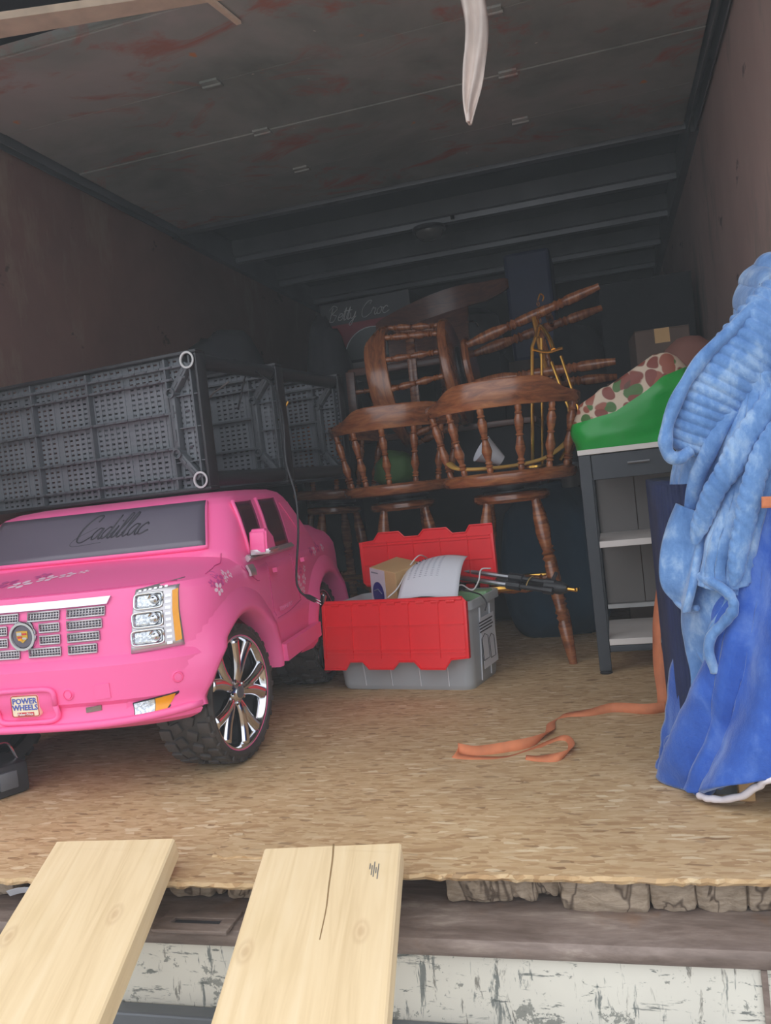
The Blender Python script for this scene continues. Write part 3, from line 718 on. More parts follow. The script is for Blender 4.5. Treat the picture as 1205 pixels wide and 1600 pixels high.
# headlamps
for s in (1, -1):
    q = [(.256, .452), (.338, .464), (.347, .322), (.243, .318)]
    q = q if s > 0 else [(-q[1][0], q[1][1]), (-q[0][0], q[0][1]), (-q[3][0], q[3][1]), (-q[2][0], q[2][1])]
    hl = obj('headlamp', fp(q, .004, .010, 12, 10), 'chrome_satin', car, 'all')
    for k, zc in enumerate((.426, .387, .349)):
        x0, x1 = .256-.004*k, .312; a, c = sorted((s*x0, s*x1)); h = .016
        def rr(v, z, o=.006): return (v, front_u(v, z)-o, z)
        lens_ = obj('lamp_lens', fp(((a, zc+h), (c, zc+h), (c, zc-h), (a, zc-h)), .005, .003, 6, 4), 'lens', hl, 'all')
        b = B(); lp = []
        for t in range(25):
            th = 2*PI*t/24; cx_, cz_ = math.copysign(abs(math.cos(th))**.35, math.cos(th)), math.copysign(abs(math.sin(th))**.35, math.sin(th))
            lp.append(rr((a+c)/2+cx_*(c-a)/2, zc+cz_*h, .008))
        tube(b, lp, .0026, 6); obj('lens_rim', b, 'chrome', hl, 'all')
        xb = s*.293; b = lathe(B(), [(0, .011), (.005, .010), (.009, .005), (.012, .007), (.0135, .004), (.0135, 0)], 20, Matrix.Translation(rr(xb, zc, .002)) @ Matrix.Rotation(R(90-14*s*0), 4, 'X')); obj('bulb_reflector', b, 'chrome', hl)
    b = B()
    for k in range(9):
        zc = .332+.0125*k; a, c = sorted((s*.317, s*.327)); fp(((a, zc+.003), (c, zc+.003), (c, zc-.003), (a, zc-.003)), .008, .004, 2, 1, bm=b)
    for k in range(6):
        x = s*(.266+.010*k); a, c = x-.0028, x+.0028; fp(((a, .4500+.0008*k), (c, .4500+.0008*k), (c, .4465+.0008*k), (a, .4465+.0008*k)), .006, .003, 2, 1, bm=b)
    obj('led_row', b, 'chrome', hl)
    q = ((.330, .442), (.340, .445), (.345, .335), (.333, .333)) if s > 0 else ((-.340, .445), (-.330, .442), (-.333, .333), (-.345, .335))
    obj('turn_signal', fp(q, .009, .006, 4, 8), 'amber', hl)
    # fog lamp
    q = ((.238, .214), (.335, .226), (.308, .190), (.242, .186)) if s > 0 else ((-.335, .226), (-.238, .214), (-.242, .186), (-.308, .190))
    fo = obj('fog_lamp', fp(q, .003, .004, 8, 3), 'ink', car)
    q = ((.241, .212), (.285, .2175), (.283, .1905), (.244, .1885)) if s > 0 else ((-.285, .2175), (-.241, .212), (-.244, .1885), (-.283, .1905))
    obj('fog_lens', fp(q, .005, .003, 5, 3), 'lens', fo)
    q = ((.286, .2175), (.328, .223), (.306, .192), (.284, .1905)) if s > 0 else ((-.328, .223), (-.286, .2175), (-.284, .1905), (-.306, .192))
    obj('fog_turn_signal', fp(q, .005, .003, 5, 3), 'amber', fo)
    for v, z in ((.105, .246), (.335, .258)):
        b = lathe(B(), [(0, .004), (.0075, .004), (.008, .001), (.0105, .001), (.011, .003), (.013, 0)], 20, Matrix.Translation((v*s, front_u(v, z), z)) @ Matrix.Rotation(-s*math.atan((front_u(v+.01, z)-front_u(v-.01, z))/.02)*-1, 4, 'Z') @ Matrix.Rotation(R(90), 4, 'X')); obj('bumper_sensor', b, 'pink', car)
    a, c = sorted((s*.165, s*.198)); obj('bumper_patch', fp(((a, .262), (c, .264), (c, .232), (a, .230)), .002, .003, 3, 3), 'pink', car) if s > 0 else None
    a, c = sorted((s*.135, s*.170)); obj('bumper_slot', fp(((a, .213), (c, .216), (c, .205), (a, .202)), .002, .003, 4, 2), 'rust', car)
# plate holder and plate
b = B(); lp = []
for t in range(33):
    th = 2*PI*t/32; cx_, cz_ = math.copysign(abs(math.cos(th))**.3, math.cos(th)), math.copysign(abs(math.sin(th))**.3, math.sin(th))
    v, z = cx_*.073, .226+cz_*.036; lp.append((v, front_u(v, z)-.004, z))
tube(b, lp, .006, 8); obj('plate_holder', b, 'pink', car, 'all')
obj('plate_recess', fp(((-.07, .258), (.07, .258), (.07, .194), (-.07, .194)), .002, .003, 6, 4), 'pink', car)
uP = front_u(0, .20)-.012; 
def rrect(hx, hz, r, y, cz, n=5):
    o = []
    for sx, sz, a0 in ((1, 1, 0), (-1, 1, 90), (-1, -1, 180), (1, -1, 270)):
        for k in range(n+1): t = R(a0+90*k/n); o.append((sx*(hx-r)+r*math.cos(t), y, cz+sz*(hz-r)+r*math.sin(t)))
    return o
pt = obj('plate', prism(B(), rrect(.034, .024, .006, uP, .228), (0, .010, 0)), simple('cream plate', (244, 226, 196), .45, 0, .02), car, False)
b = B(); lp = [Vector(p)+Vector((0, -.0006, 0)) for p in rrect(.0325, .0225, .005, uP, .228)]; tube(b, lp+lp[:1], .001, 5); obj('plate_border', b, 'redprint', pt, 'all')
for s_, y_, z_, sz, m_ in (('POWER', 0, .2385, .0172, 'blueprint'), ('WHEELS', 0, .2245, .0166, 'blueprint')):
    me = text_mesh(s_, sz); o = link('plate_lettering', me, m_, pt); o.matrix_local = Matrix.Translation((y_, uP-.0006, z_)) @ Matrix.Rotation(R(90), 4, 'X')
b = B(); bx(b, -.020, .020, uP-.0008, uP, .207, .2145); obj('maker_strip', b, 'redprint', pt, False)
me = text_mesh('Fisher-Price', .0078); o = link('strip_lettering', me, 'white', pt); o.matrix_local = Matrix.Translation((0, uP-.0014, .2106)) @ Matrix.Rotation(R(90), 4, 'X')
# lower lip ridge
b = B(); tube(b, [(v, front_u(v, .176)-.001, .176+.018*(abs(v)/.38)**3) for v in [(-.37+.74*i/40) for i in range(41)]], .009, 8, 1.0); obj('bumper_lip', b, 'pink', car, 'all')
# wheels
def wheel(x, u, s, steer=0):
    m0 = Matrix.Translation((x, u, RW)) @ Matrix.Rotation(R(steer), 4, 'Z') @ Matrix.Rotation(R(90*s), 4, 'Y')      # local z = outward
    b = B(); hw = .072
    prof = [(.118, -hw*.9), (.138, -hw), (.150, -hw*.97), (.156, -hw*.8), (.159, 0), (.157, hw*.8), (.152, hw*.97), (.145, hw*1.02), (.138, hw), (.134, hw*.9), (.131, hw*.4), (.131, -hw*.8)]
    lathe(b, prof+[prof[0]], 56, None, False)
    nt_ = 26
    for k in range(nt_):
        t = 2*PI*k/nt_
        for row, (zc, dz, off) in enumerate(((-.052, .030, 0), (-.018, .026, .5), (.018, .026, 0), (.052, .030, .5))):
            tt = t+off*2*PI/nt_; r = .1595 if abs(zc) < .03 else .157
            bl = B(); box(bl, (0, 0, 0), (.011, .0265 if row in (0, 3) else .024, dz), Matrix.Rotation(R(22 if row in (1,) else (-22 if row == 2 else 0)), 3, 'X'), .002)
            mm = Matrix.Rotation(tt, 4, 'Z') @ Matrix.Translation((r, 0, zc)); bmesh.ops.transform(bl, matrix=mm, verts=bl.verts[:])
            tmp = bpy.data.meshes.new('t'); bl.to_mesh(tmp); bl.free(); b.from_mesh(tmp); bpy.data.meshes.remove(tmp)
        bl = B(); box(bl, (0, 0, 0), (.016, .013, .012), None, .002)          # shoulder lugs
        bmesh.ops.transform(bl, matrix=Matrix.Rotation(t, 4, 'Z') @ Matrix.Translation((.152, 0, .066)), verts=bl.verts[:]); tmp = bpy.data.meshes.new('t'); bl.to_mesh(tmp); bl.free(); b.from_mesh(tmp); bpy.data.meshes.remove(tmp)
    bmesh.ops.transform(b, matrix=m0, verts=b.verts[:])
    ty = obj('wheel', b, 'rubber', car, 35)
    b = B(); lathe(b, [(.118, -.05), (.119, .030), (.121, .056), (.129, .066), (.1335, .067), (.135, .062), (.1345, .052), (.130, -.05)], 56, None, False); bmesh.ops.transform(b, matrix=m0, verts=b.verts[:]); obj('rim', b, 'chrome', ty, 35)
    b = B(); lathe(b, [(.1325, .0665), (.134, .0685), (.1355, .0665)], 56, None, False); bmesh.ops.transform(b, matrix=m0, verts=b.verts[:]); obj('rim_stripe', b, 'pink', ty, 'all')
    b = B(); lathe(b, [(0, -.02), (.118, -.02), (.118, -.015), (0, -.015)], 32); bmesh.ops.transform(b, matrix=m0, verts=b.verts[:]); obj('rim_back', b, 'black', ty, False)
    for k in range(5):
        b = B(); a0 = 2*PI*k/5+.3
        for sg in (1, -1):
            pts = cr([(.018*math.cos(a0), .018*math.sin(a0), .046), (.045*math.cos(a0+sg*.10), .045*math.sin(a0+sg*.10), .052), (.085*math.cos(a0+sg*.18), .085*math.sin(a0+sg*.18), .054), (.126*math.cos(a0+sg*.27), .126*math.sin(a0+sg*.27), .056)], 6)
            tube(b, pts, [.0135+.004*(i/len(pts))**2 for i in range(len(pts))], 10, .8)
        tube(b, cr([(.02*math.cos(a0), .02*math.sin(a0), .044), (.055*math.cos(a0), .055*math.sin(a0), .044)], 4), .012, 8)
        bmesh.ops.transform(b, matrix=m0, verts=b.verts[:]); obj('spoke', b, 'chrome', ty, 'all')
    b = B(); lathe(b, [(.034, .040), (.032, .056), (.022, .060), (.018, .064), (0, .065)], 28)
    for k in range(5): t = 2*PI*k/5+.3+PI/5; lathe(b, [(.0045, .055), (.0045, .062), (0, .063)], 8, Matrix.Translation((.026*math.cos(t), .026*math.sin(t), 0)))
    bmesh.ops.transform(b, matrix=m0, verts=b.verts[:]); obj('hub_cap', b, 'chrome', ty, 35)
    b = B(); lathe(b, [(.0, .0665), (.014, .066), (.014, .062)], 20); bmesh.ops.transform(b, matrix=m0, verts=b.verts[:]); obj('hub_badge', b, 'steel_dark', ty)
for u in (UW, UR):
    for s in (1, -1): wheel(.322*s, u, s, -7 if u < .5 else 0)
b = B(); tube(b, [(-.26, UW, RW), (.26, UW, RW)], .012); tube(b, [(-.26, UR, RW), (.26, UR, RW)], .012); bx(b, -.15, .15, UW, UR, .15, .18); obj('chassis', b, 'black', car)

# ================================================================ stools
def lerp(a, b, t): return a+(b-a)*t
LEG = [(0, .013), (.04, .0145), (.12, .021), (.22, .0235), (.29, .018), (.32, .014), (.335, .021), (.35, .0145), (.365, .022), (.385, .015), (.41, .0195), (.60, .020), (.67, .0155), (.69, .021), (.705, .0145), (.72, .0205), (.74, .015), (.77, .0205), (.86, .0195), (.97, .0135), (1, .0125)]
SPN = [(0, .008), (.06, .011), (.10, .008), (.12, .0135), (.145, .008), (.17, .0125), (.20, .008), (.34, .0165), (.48, .0105), (.52, .009), (.54, .0135), (.56, .009), (.62, .012), (.76, .0155), (.84, .009), (.86, .013), (.885, .009), (.94, .011), (1, .008)]
RUNG = [(0, .008), (.1, .011), (.18, .008), (.2, .014), (.23, .009), (.42, .015), (.5, .012), (.58, .015), (.77, .009), (.8, .014), (.83, .008), (.9, .011), (1, .008)]
def make_stool(label, mat='maple', sh=.615):
    t = thing('swivel_stool', label, 'stool')
    b = lathe(B(), [(0, sh-.004), (.12, sh-.003), (.175, sh+.004), (.205, sh+.004), (.217, sh-.004), (.219, sh-.018), (.21, sh-.033), (.19, sh-.038), (0, sh-.038)], 48)
    obj('seat', b, mat, t)
    b = lathe(B(), [(.10, sh-.039), (.10, sh-.048), (.045, sh-.049), (.045, sh-.058), (.09, sh-.059), (.09, sh-.064)], 24); obj('swivel_plate', b, 'black', t)
    b = lathe(B(), [(0, sh-.065), (.112, sh-.065), (.124, sh-.072), (.125, sh-.086), (.116, sh-.096), (0, sh-.097)], 32); obj('leg_block', b, mat, t)
    zt = sh-.09; a = .076; f = .142
    feet = []
    for sx in (1, -1):
        for sy in (1, -1):
            b = turned(B(), (sx*a, sy*a, zt), (sx*f, sy*f, .0), LEG, 14); obj('leg', b, mat, t); feet.append((sx, sy))
    def lp(sx, sy, z): k = (zt-z)/zt; r = a+(f-a)*k; return Vector((sx*r, sy*r, z))
    for (p, q, z) in (((1, 1), (1, -1), .20), ((-1, 1), (-1, -1), .20), ((1, 1), (-1, 1), .245), ((1, -1), (-1, -1), .245)):
        b = turned(B(), lp(*p, z), lp(*q, z), RUNG, 10); s_ = obj('stretcher', b, mat, t)
        if z > .22:
            c = (lp(*p, z)+lp(*q, z))/2; b = B(); yy = .009*(1 if p[1] > 0 else -1); tube(b, [c+Vector((-.10, yy, .006)), c+Vector((.10, yy, .006))], .011, 8); obj('brass_footrest', b, 'brass', s_)
    # curved crest rail, highest in the middle
    b = B(); N = 40
    def rail(s, v):
        th = R(-108+216*s); ca = abs(-108+216*s)
        hump = .045*(1/(1+math.exp((ca-44)/4.5))); h0, h1 = sh+.198, sh+.236+hump-.006*(ca/108)**3
        rr = .236+.010*math.sin(min(1, v)*PI) ; lean = .012
        return h0, h1, th
    rows = []
    for i in range(N+1):
        h0, h1, th = rail(i/N, 0); endk = 1 if 2 < i < N-2 else .8
        ring = []
        for rr, hh in ((.226, h0+.004), (.228, h0), (.246, h0), (.249, h0+.005), (.253, h1-.006), (.250, h1), (.236, h1), (.232, h1-.006)):
            ring.append(b.verts.new((rr*math.sin(th), -rr*math.cos(th), hh)))
        rows.append(ring)
    for A, C in zip(rows, rows[1:]):
        for k in range(8): b.faces.new((A[k], A[(k+1) % 8], C[(k+1) % 8], C[k]))
    b.faces.new(rows[0][::-1]); b.faces.new(rows[-1]); bmesh.ops.recalc_face_normals(b, faces=b.faces[:])
    obj('crest_rail', b, mat, t, 50)
    for ang in (-98, -70, -42, -14, 14, 42, 70, 98):
        th = R(ang); c, s = math.cos(th), math.sin(th)
        b = turned(B(), (.195*s, -.195*c, sh), (.238*s, -.238*c, sh+.204), SPN, 12); obj('spindle', b, mat, t)
    return t
st1 = make_stool('brown wooden swivel stool whose turned leg stands beside the tote and shelf unit')
st1.location = (-.318, 1.50, 0); st1.rotation_euler = (0, 0, R(4)); st1['group'] = 'turned wooden swivel stools'
st2 = copy_tree(st1); st2.location = (-.765, 1.82, 0); st2.rotation_euler = (0, 0, R(16)); st2['label'] = 'brown wooden swivel stool directly behind the open tote, reddish low back'
st3 = copy_tree(st1); st3.location = (-1.19, 2.13, 0); st3.rotation_euler = (0, R(4), R(38)); st3['label'] = 'brown wooden swivel stool mostly hidden behind the tail of the pink car'
st4 = copy_tree(st1); st4['label'] = 'brown wooden swivel stool lying on its side, legs pointing to the right wall'
ax = Vector((-1, .0, -.11)).normalized(); yy = Vector((0, -1, 0)); zz = ax; xx = yy.cross(zz).normalized(); yy = zz.cross(xx)
rm = Matrix((xx, yy, zz)).transposed() @ Matrix.Rotation(R(186), 3, 'Z')
st4.rotation_euler = rm.to_euler(); st4.location = Vector((.045, 2.05, 1.095))
for s_ in (st1, st2, st3, st4): s_['category'] = 'stool'
# dark chest that carries the second tier
c = thing('storage_chest', 'dark low storage chest behind the stools carrying the upper pieces', 'chest', (0, 0, 0))
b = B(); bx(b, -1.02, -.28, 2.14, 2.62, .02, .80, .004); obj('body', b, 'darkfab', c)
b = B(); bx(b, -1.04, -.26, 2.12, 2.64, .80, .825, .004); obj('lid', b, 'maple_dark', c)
for x in (-.98, -.32):
    for y in (2.18, 2.58): b = B(); bx(b, x-.03, x+.03, y-.03, y+.03, 0, .022); obj('foot', b, 'black', c)
# dark chair on the chest
c = thing('wooden_armchair', 'dark wooden armchair with curved top standing behind the reddish stool', 'chair', (0, 0, 0))
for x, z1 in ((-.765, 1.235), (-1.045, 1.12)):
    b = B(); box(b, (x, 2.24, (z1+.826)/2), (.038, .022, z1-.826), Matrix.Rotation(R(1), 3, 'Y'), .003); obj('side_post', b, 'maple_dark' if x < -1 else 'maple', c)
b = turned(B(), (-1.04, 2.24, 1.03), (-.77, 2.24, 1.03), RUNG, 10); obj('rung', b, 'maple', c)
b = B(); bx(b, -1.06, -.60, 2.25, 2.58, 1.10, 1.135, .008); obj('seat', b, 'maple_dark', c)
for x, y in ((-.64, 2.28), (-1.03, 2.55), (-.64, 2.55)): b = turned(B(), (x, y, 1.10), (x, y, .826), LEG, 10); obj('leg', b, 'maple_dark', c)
b = B(); rows = []
for i in range(31):
    s = i/30; x = -.97+.62*s; y = 2.50+.16*math.sin(s*PI)*1.0; zc = 1.34+.11*math.sin(min(1, s*1.25)*PI*.62)+.0; hh = .018+.035*math.sin(s*PI)**.6
    rows.append([b.verts.new((x, y+dy, zc+dz)) for dy, dz in ((-.011, -hh), (.011, -hh), (.011, hh), (-.011, hh))])
for A, C in zip(rows, rows[1:]):
    for k in range(4): b.faces.new((A[k], A[(k+1) % 4], C[(k+1) % 4], C[k]))
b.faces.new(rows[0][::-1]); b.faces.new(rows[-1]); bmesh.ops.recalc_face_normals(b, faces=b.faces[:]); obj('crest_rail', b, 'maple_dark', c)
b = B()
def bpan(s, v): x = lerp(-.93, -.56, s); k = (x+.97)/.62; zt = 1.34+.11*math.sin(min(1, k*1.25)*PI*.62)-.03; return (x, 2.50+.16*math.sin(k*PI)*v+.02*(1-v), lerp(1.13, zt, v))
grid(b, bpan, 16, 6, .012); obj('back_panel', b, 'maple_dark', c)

# ---- things on the seat of the right stool
t = thing('fireplace_stand', 'polished brass rods standing on the seat of the right stool', 'stand', (0, 0, 0))
b = lathe(B(), [(0, .621), (.05, .621), (.05, .628), (.012, .634), (0, .634)], 20, Matrix.Translation((-.235, 1.56, 0))); obj('base', b, 'brass', t)
b = B(); tube(b, [(-.245, 1.56, .63), (-.208, 1.585, 1.02), (-.19, 1.59, 1.06)], .0065, 8); obj('rod', b, 'brass', t)
b = B(); tube(b, [(-.212, 1.57, .63), (-.175, 1.59, 1.045)], .005, 8); obj('rod', b, 'brass', t)
b = B(); tube(b, [(-.15, 1.57, .96), (-.108, 1.52, .80), (-.105, 1.52, .70), (-.15, 1.5, .635)], .0055, 8); obj('rod', b, 'brass', t)
b = B(); tube(b, [(-.118, 1.57, .975), (-.078, 1.52, .795), (-.09, 1.5, .635)], .0045, 8); obj('rod', b, 'brass', t)
b = B(); tube(b, cr([(-.19, 1.59, 1.05), (-.175, 1.59, 1.085), (-.15, 1.58, 1.04), (-.14, 1.57, 1.0)], 6), .011, 8, .7); obj('curl', b, 'brass', t)
for k in range(7): b = B(); z = 1.075+.014*k; tube(b, [(-.175+.004*math.cos(q), 1.59+(.004*math.sin(q) if k % 2 else 0), z+(0 if k % 2 else .006*math.sin(q))+.002*math.sin(q)) for q in [i*PI/4 for i in range(9)]], .0012, 4); obj('chain_link', b, 'brass', t)
b = B(); tube(b, cr([(-.175, 1.59, 1.17), (-.165, 1.59, 1.19), (-.155, 1.59, 1.18), (-.16, 1.59, 1.165)], 5), .0025, 6); obj('hook', b, 'brass', t)
b = B(); tube(b, cr([(-.205, 1.58, 1.01), (-.16, 1.58, .995), (-.11, 1.57, 1.0)], 4), .006, 8); obj('cross_bar', b, 'brass', t)
b = B(); pts = cr([(-.50, 1.42, .665), (-.46, 1.36, .643), (-.38, 1.35, .634), (-.28, 1.40, .634), (-.20, 1.42, .645), (-.15, 1.45, .67), (-.10, 1.50, .71)], 8); tube(b, pts, .014, 8, .45, up=(0, 0, 1)); tag(obj('yellow_belt', b, simple('ochre webbing', (196, 152, 72), .6), None, 'all'), 'ochre yellow curved band lying on the seat of the right stool', 'belt')
b = lathe(B(), [(.018, .0), (.045, .075), (.047, .078), (.044, .075), (.016, .003)], 24, Matrix.Translation((-.335, 1.47, .655)) @ Matrix.Rotation(R(-52), 4, 'Y') @ Matrix.Rotation(R(20), 4, 'X')); tag(obj('white_cup', b, 'paper', None), 'white cone shaped cup lying on the right stool between its spindles', 'cup')
# on the seat of the other stool
b = B(); bmesh.ops.create_icosphere(b, subdivisions=3, radius=1)
for v in b.verts: p = v.co.copy(); k = 1+.22*noise.noise(p*2.3); v.co = Vector((-.77+.085*p.x*k, 1.78+.06*p.y*k, .665+max(-.045, .075*p.z*k)))
tag(obj('mesh_bag', b, 'greygreen', None, 'all'), 'dim green lumpy bag on the seat of the reddish stool', 'bag')

# ================================================================ teal bag, cup, cartons
b = B(); bmesh.ops.create_icosphere(b, subdivisions=5, radius=1)
for v in b.verts:
    p = v.co.copy(); k = 1+.10*noise.noise(p*1.7+Vector((3, 0, 0)))+.05*abs(noise.noise(Vector((p.x*5, p.y*5, p.z*1.2))))
    wz_ = 1-.12*max(0, p.z)
    v.co = Vector((-.235+.20*math.copysign(abs(p.x)**.7, p.x)*k*wz_, 1.90+.17*math.copysign(abs(p.y)**.7, p.y)*k, max(.002, .265+.285*math.copysign(abs(p.z)**.75, p.z)*k)))
tag(obj('fabric_sack', b, 'teal', None, 'all'), 'dark teal full fabric sack standing on the floor behind the right stool', 'sack')
b = lathe(B(), [(.030, 0), (.040, .07), (.043, .072), (.040, .075), (.036, .068), (.028, .004)], 20, Matrix.Translation((-.135, 1.72, .545)) @ Matrix.Rotation(R(12), 4, 'X')); tag(obj('grey_cup', b, 'steel_dark', None), 'small grey cup on top of the teal sack', 'cup')
def carton(name, label, x0, x1, y0, y1, z0, z1, mat, rz=0):
    t = thing(name, label, 'box', ((x0+x1)/2, (y0+y1)/2, z0), rz); hx, hy, h = (x1-x0)/2, (y1-y0)/2, z1-z0
    b = B(); bx(b, -hx, hx, -hy, hy, 0, h-.004, .002); obj('body', b, mat, t, False)
    for s in (-1, 1): b = B(); bx(b, -hx, hx, s*.0015, s*hy, h-.004, h, .001); obj('flap', b, mat, t, False)
    if mat == 'boxdark' and h < .5: b = B(); bx(b, -.025, .025, -hy-.0006, -hy, h*.7, h); obj('tape', b, 'kraft', t, False)
    return t
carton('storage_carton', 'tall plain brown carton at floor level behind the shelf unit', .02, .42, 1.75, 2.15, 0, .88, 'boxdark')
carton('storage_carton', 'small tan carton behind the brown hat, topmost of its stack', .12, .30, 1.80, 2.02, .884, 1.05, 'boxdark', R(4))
b = lathe(B(), [(.0, .13), (.045, .12), (.085, .085), (.10, .03), (.105, 0), (0, 0)], 28, Matrix.Translation((.335, 1.55, .874)))
hat = obj('brown_hat', b, simple('dusky rose felt', (142, 96, 84), .85), None); tag(hat, 'round brownish pink hat on the carton beyond the green bag', 'hat')
hat.location = (-.035, .28, .012)
# printed cake mix box, far back
t = thing('printed_box', 'tall black box with script lettering and red band far back', 'box', (-1.10, 2.80, .86), R(-4))
b = B(); bx(b, -.24, .24, 0, .30, 0, .70, .003); obj('body', b, 'black', t, False)
b = B(); bx(b, -.235, .235, -.0012, -.0002, .45, .585); obj('red_band', b, simple('wine red print', (120, 36, 48), .5), t, False)
b = prism(B(), [(.02+.15*math.cos(q), -.0030, .40+.15*math.sin(q)) for q in [PI*i/16 for i in range(17)]], (0, .0015, 0)); obj('dome_picture', b, simple('grey picture print', (84, 88, 88), .5), t, False)
b = B(); tube(b, [(.02+.15*math.cos(q), -.003, .40+.15*math.sin(q)) for q in [PI*i/16 for i in range(17)]], .003, 5); obj('dome_outline', b, 'ring', t, 'all')
b = B(); bx(b, -.16, .19, -.003, 0, .345, .385); bx(b, -.15, .17, -.003, 0, .285, .315); obj('plate_stripe', b, 'greypanel', t, False)
ss, wd = script_strokes('Betty Croc', .034, .3); b = B()
for s in ss: tube(b, [(-.20+p.x, -.004, .605+p.y) for p in cr([(x, y, 0) for x, y in s], 5)], .0032, 5, .5)
obj('script_lettering', b, 'ring', t, 'all')
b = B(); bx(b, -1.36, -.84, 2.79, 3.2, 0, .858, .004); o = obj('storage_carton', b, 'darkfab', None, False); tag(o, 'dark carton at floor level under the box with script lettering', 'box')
# far background heap
def lump(name, label, cat, c, r, mat, seed, n=.25, flatz=None):
    b = B(); bmesh.ops.create_icosphere(b, subdivisions=4, radius=1)
    for v in b.verts:
        p = v.co.copy(); k = 1+n*noise.noise(p*1.6+Vector((seed, 0, 0)))+.06*noise.noise(p*5+Vector((0, seed, 0)))
        q = Vector((c[0]+r[0]*p.x*k, c[1]+r[1]*p.y*k, c[2]+r[2]*p.z*k)); q.z = max(q.z, flatz if flatz is not None else -1); v.co = q
    return tag(obj(name, b, mat, None, 'all'), label, cat)
lump('rubbish_sack', 'black rounded sack rising above the black shelving by the brown wall', 'sack', (-1.52, 1.98, .66), (.27, .24, .68), 'darkfab', 5, .12, .003)
lump('rubbish_sack', 'black tall sack between the shelving and the lettered box', 'sack', (-1.22, 2.52, .70), (.14, .20, .76), 'darkfab', 9, .15, .003)
carton('storage_carton', 'large dark carton against the bulkhead behind the armchair', -.85, -.15, 3.3, 3.9, 0, 1.2, 'boxdark')
b = B(); bx(b, -.45, -.20, 3.4, 3.8, 1.208, 1.80, .02); tag(obj('blue_crate', b, simple('dim blue plastic', (24, 38, 84), .5), None, False), 'dim blue upright crate far back under the roof bows', 'crate')
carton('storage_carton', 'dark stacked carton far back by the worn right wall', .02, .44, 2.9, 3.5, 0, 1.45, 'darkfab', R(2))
lump('rubbish_sack', 'black sack far back behind the sideways stool', 'sack', (-.10, 3.0, .62), (.20, .25, .70), 'darkfab', 12, .15, .003)
b = B(); tube(b, cr([(-.62, 2.9, 1.36), (-.60, 2.9, 1.375), (-.57, 2.9, 1.37), (-.555, 2.9, 1.345)], 5), .006, 6)
h = lathe(B(), [(0, .0), (.16, 0), (.17, .02), (.15, .20), (.10, .24), (0, .25)], 28, Matrix.Translation((-.62, 3.05, 1.21)))
ht = obj('black_helmet', h, 'black', None); tag(ht, 'round black glossy helmet far back with one bright glint', 'helmet'); obj('rim_glint', b, 'chrome', ht).location = (0, 0, 0)
ht.location = (0, .0, .0)
b = B(); bx(b, -.80, -.46, 2.88, 3.24, 0, 1.205, .004); tag(obj('storage_carton', b, 'darkfab', None, False), 'narrow dark carton standing under the black helmet', 'box')

# ================================================================ black shelving lying on the car roof
rk = thing('shelving_unit', 'black plastic shelving unit lying on its side across the car roof', 'shelving', (-1.062, .85, .6585), R(-8))
def shelf(y, W_=.84, H_=.39, first=False):
    T = .045
    b = B()
    for a in ((-W_, 0, 0, .010), (-W_, 0, H_-.010, H_)): bx(b, a[0], a[1], y, y+T, a[2], a[3], .003)
    bx(b, -.010, 0, y, y+T, .01, H_-.01, .003); bx(b, -W_, -W_+.010, y, y+T, .01, H_-.01, .003)
    s = obj('shelf', b, 'black', rk)
    # slotted sheet: staggered bars
    b = B(); nx, nz = 36, 25
    for i in range(nx+1):
        x = -W_+.012+(W_-.024)*i/nx; bx(b, x-.0048, x+.0048, y+.026, y+.030, .012, H_-.012)
    for j in range(nz+1):
        z = .012+(H_-.024)*j/nz; bx(b, -W_+.012, -.012, y+.0275, y+.0315, z-.0046, z+.0046)
    for i in range(0, nx, 6):
        x = -W_+.012+(W_-.024)*(i+.5)/nx; bx(b, x-.007, x+.007, y+.0285, y+.032, .012, H_-.012)
    sp_ = obj('slotted_sheet', b, 'grid', s, False); sp_['kind'] = 'stuff'
    for z in (.042, .126, .225, .318, .352):
        b = B(); bx(b, -W_+.012, -.012 if z in (.042, .352) else -.10, y+.004, y+.027, z-.0035, z+.0035, .001)
        for k in range(18 if first else 0):
            x = -W_+.06+.043*k; tube(b, [(x-.005, y+.0035, z), (x+.005, y+.0035, z)], .0035, 6)
        obj('rib', b, 'grid_rib', s, False)
    for x in (-.030, -.115, -.40, -.62):
        b = B(); bx(b, x-.003, x+.003, y+.006, y+.027, .012, H_-.012, .001); obj('rib', b, 'grid_rib', s, False)
    for z in (.085, .18, .27):
        b = B(); bx(b, -.115, -.012, y+.010, y+.027, z-.0015, z+.0015); obj('rib', b, 'grid_rib', s, False)
    for (x0, z0, x1, z1) in ((-.035, .035, -.098, .110), (-.035, H_-.035, -.098, H_-.110), (-.098, .11, -.098, H_-.11)):
        d = Vector((x1-x0, 0, z1-z0)); L = d.length; an = math.atan2(d.z, d.x)
        b = B(); box(b, ((x0+x1)/2, y+.015, (z0+z1)/2), (L, .026, .020), Matrix.Rotation(-an, 3, 'Y'), .002)
        for k in (-.2, .2): box(b, ((x0+x1)/2+d.x*k, y+.001, (z0+z1)/2+d.z*k), (L*.2, .003, .006), Matrix.Rotation(-an, 3, 'Y'))
        obj('brace', b, 'grid_rib', s)
    for x, z, r, m_ in ((-.027, .030, .024, 'black'), (-.027, H_-.028, .024, 'black'), (-.098, .110, .014, 'grid_rib'), (-.098, H_-.110, .014, 'grid_rib')):
        mt = Matrix.Translation((x, y+.04, z)) @ Matrix.Rotation(R(90), 4, 'X')
        b = B(); lathe(b, [(r, 0), (r, .045), (r*.78, .045), (r*.74, .006), (0, .006)], 24, mt, False); so = obj('socket', b, m_, s)
        if first and r > .02:
            b = B(); lathe(b, [(r*.98, .042), (r*.98, .047), (r*.76, .047), (r*.76, .042), (r*.98, .042)], 28, mt, False); obj('tube_end', b, 'ring', so)
    return s
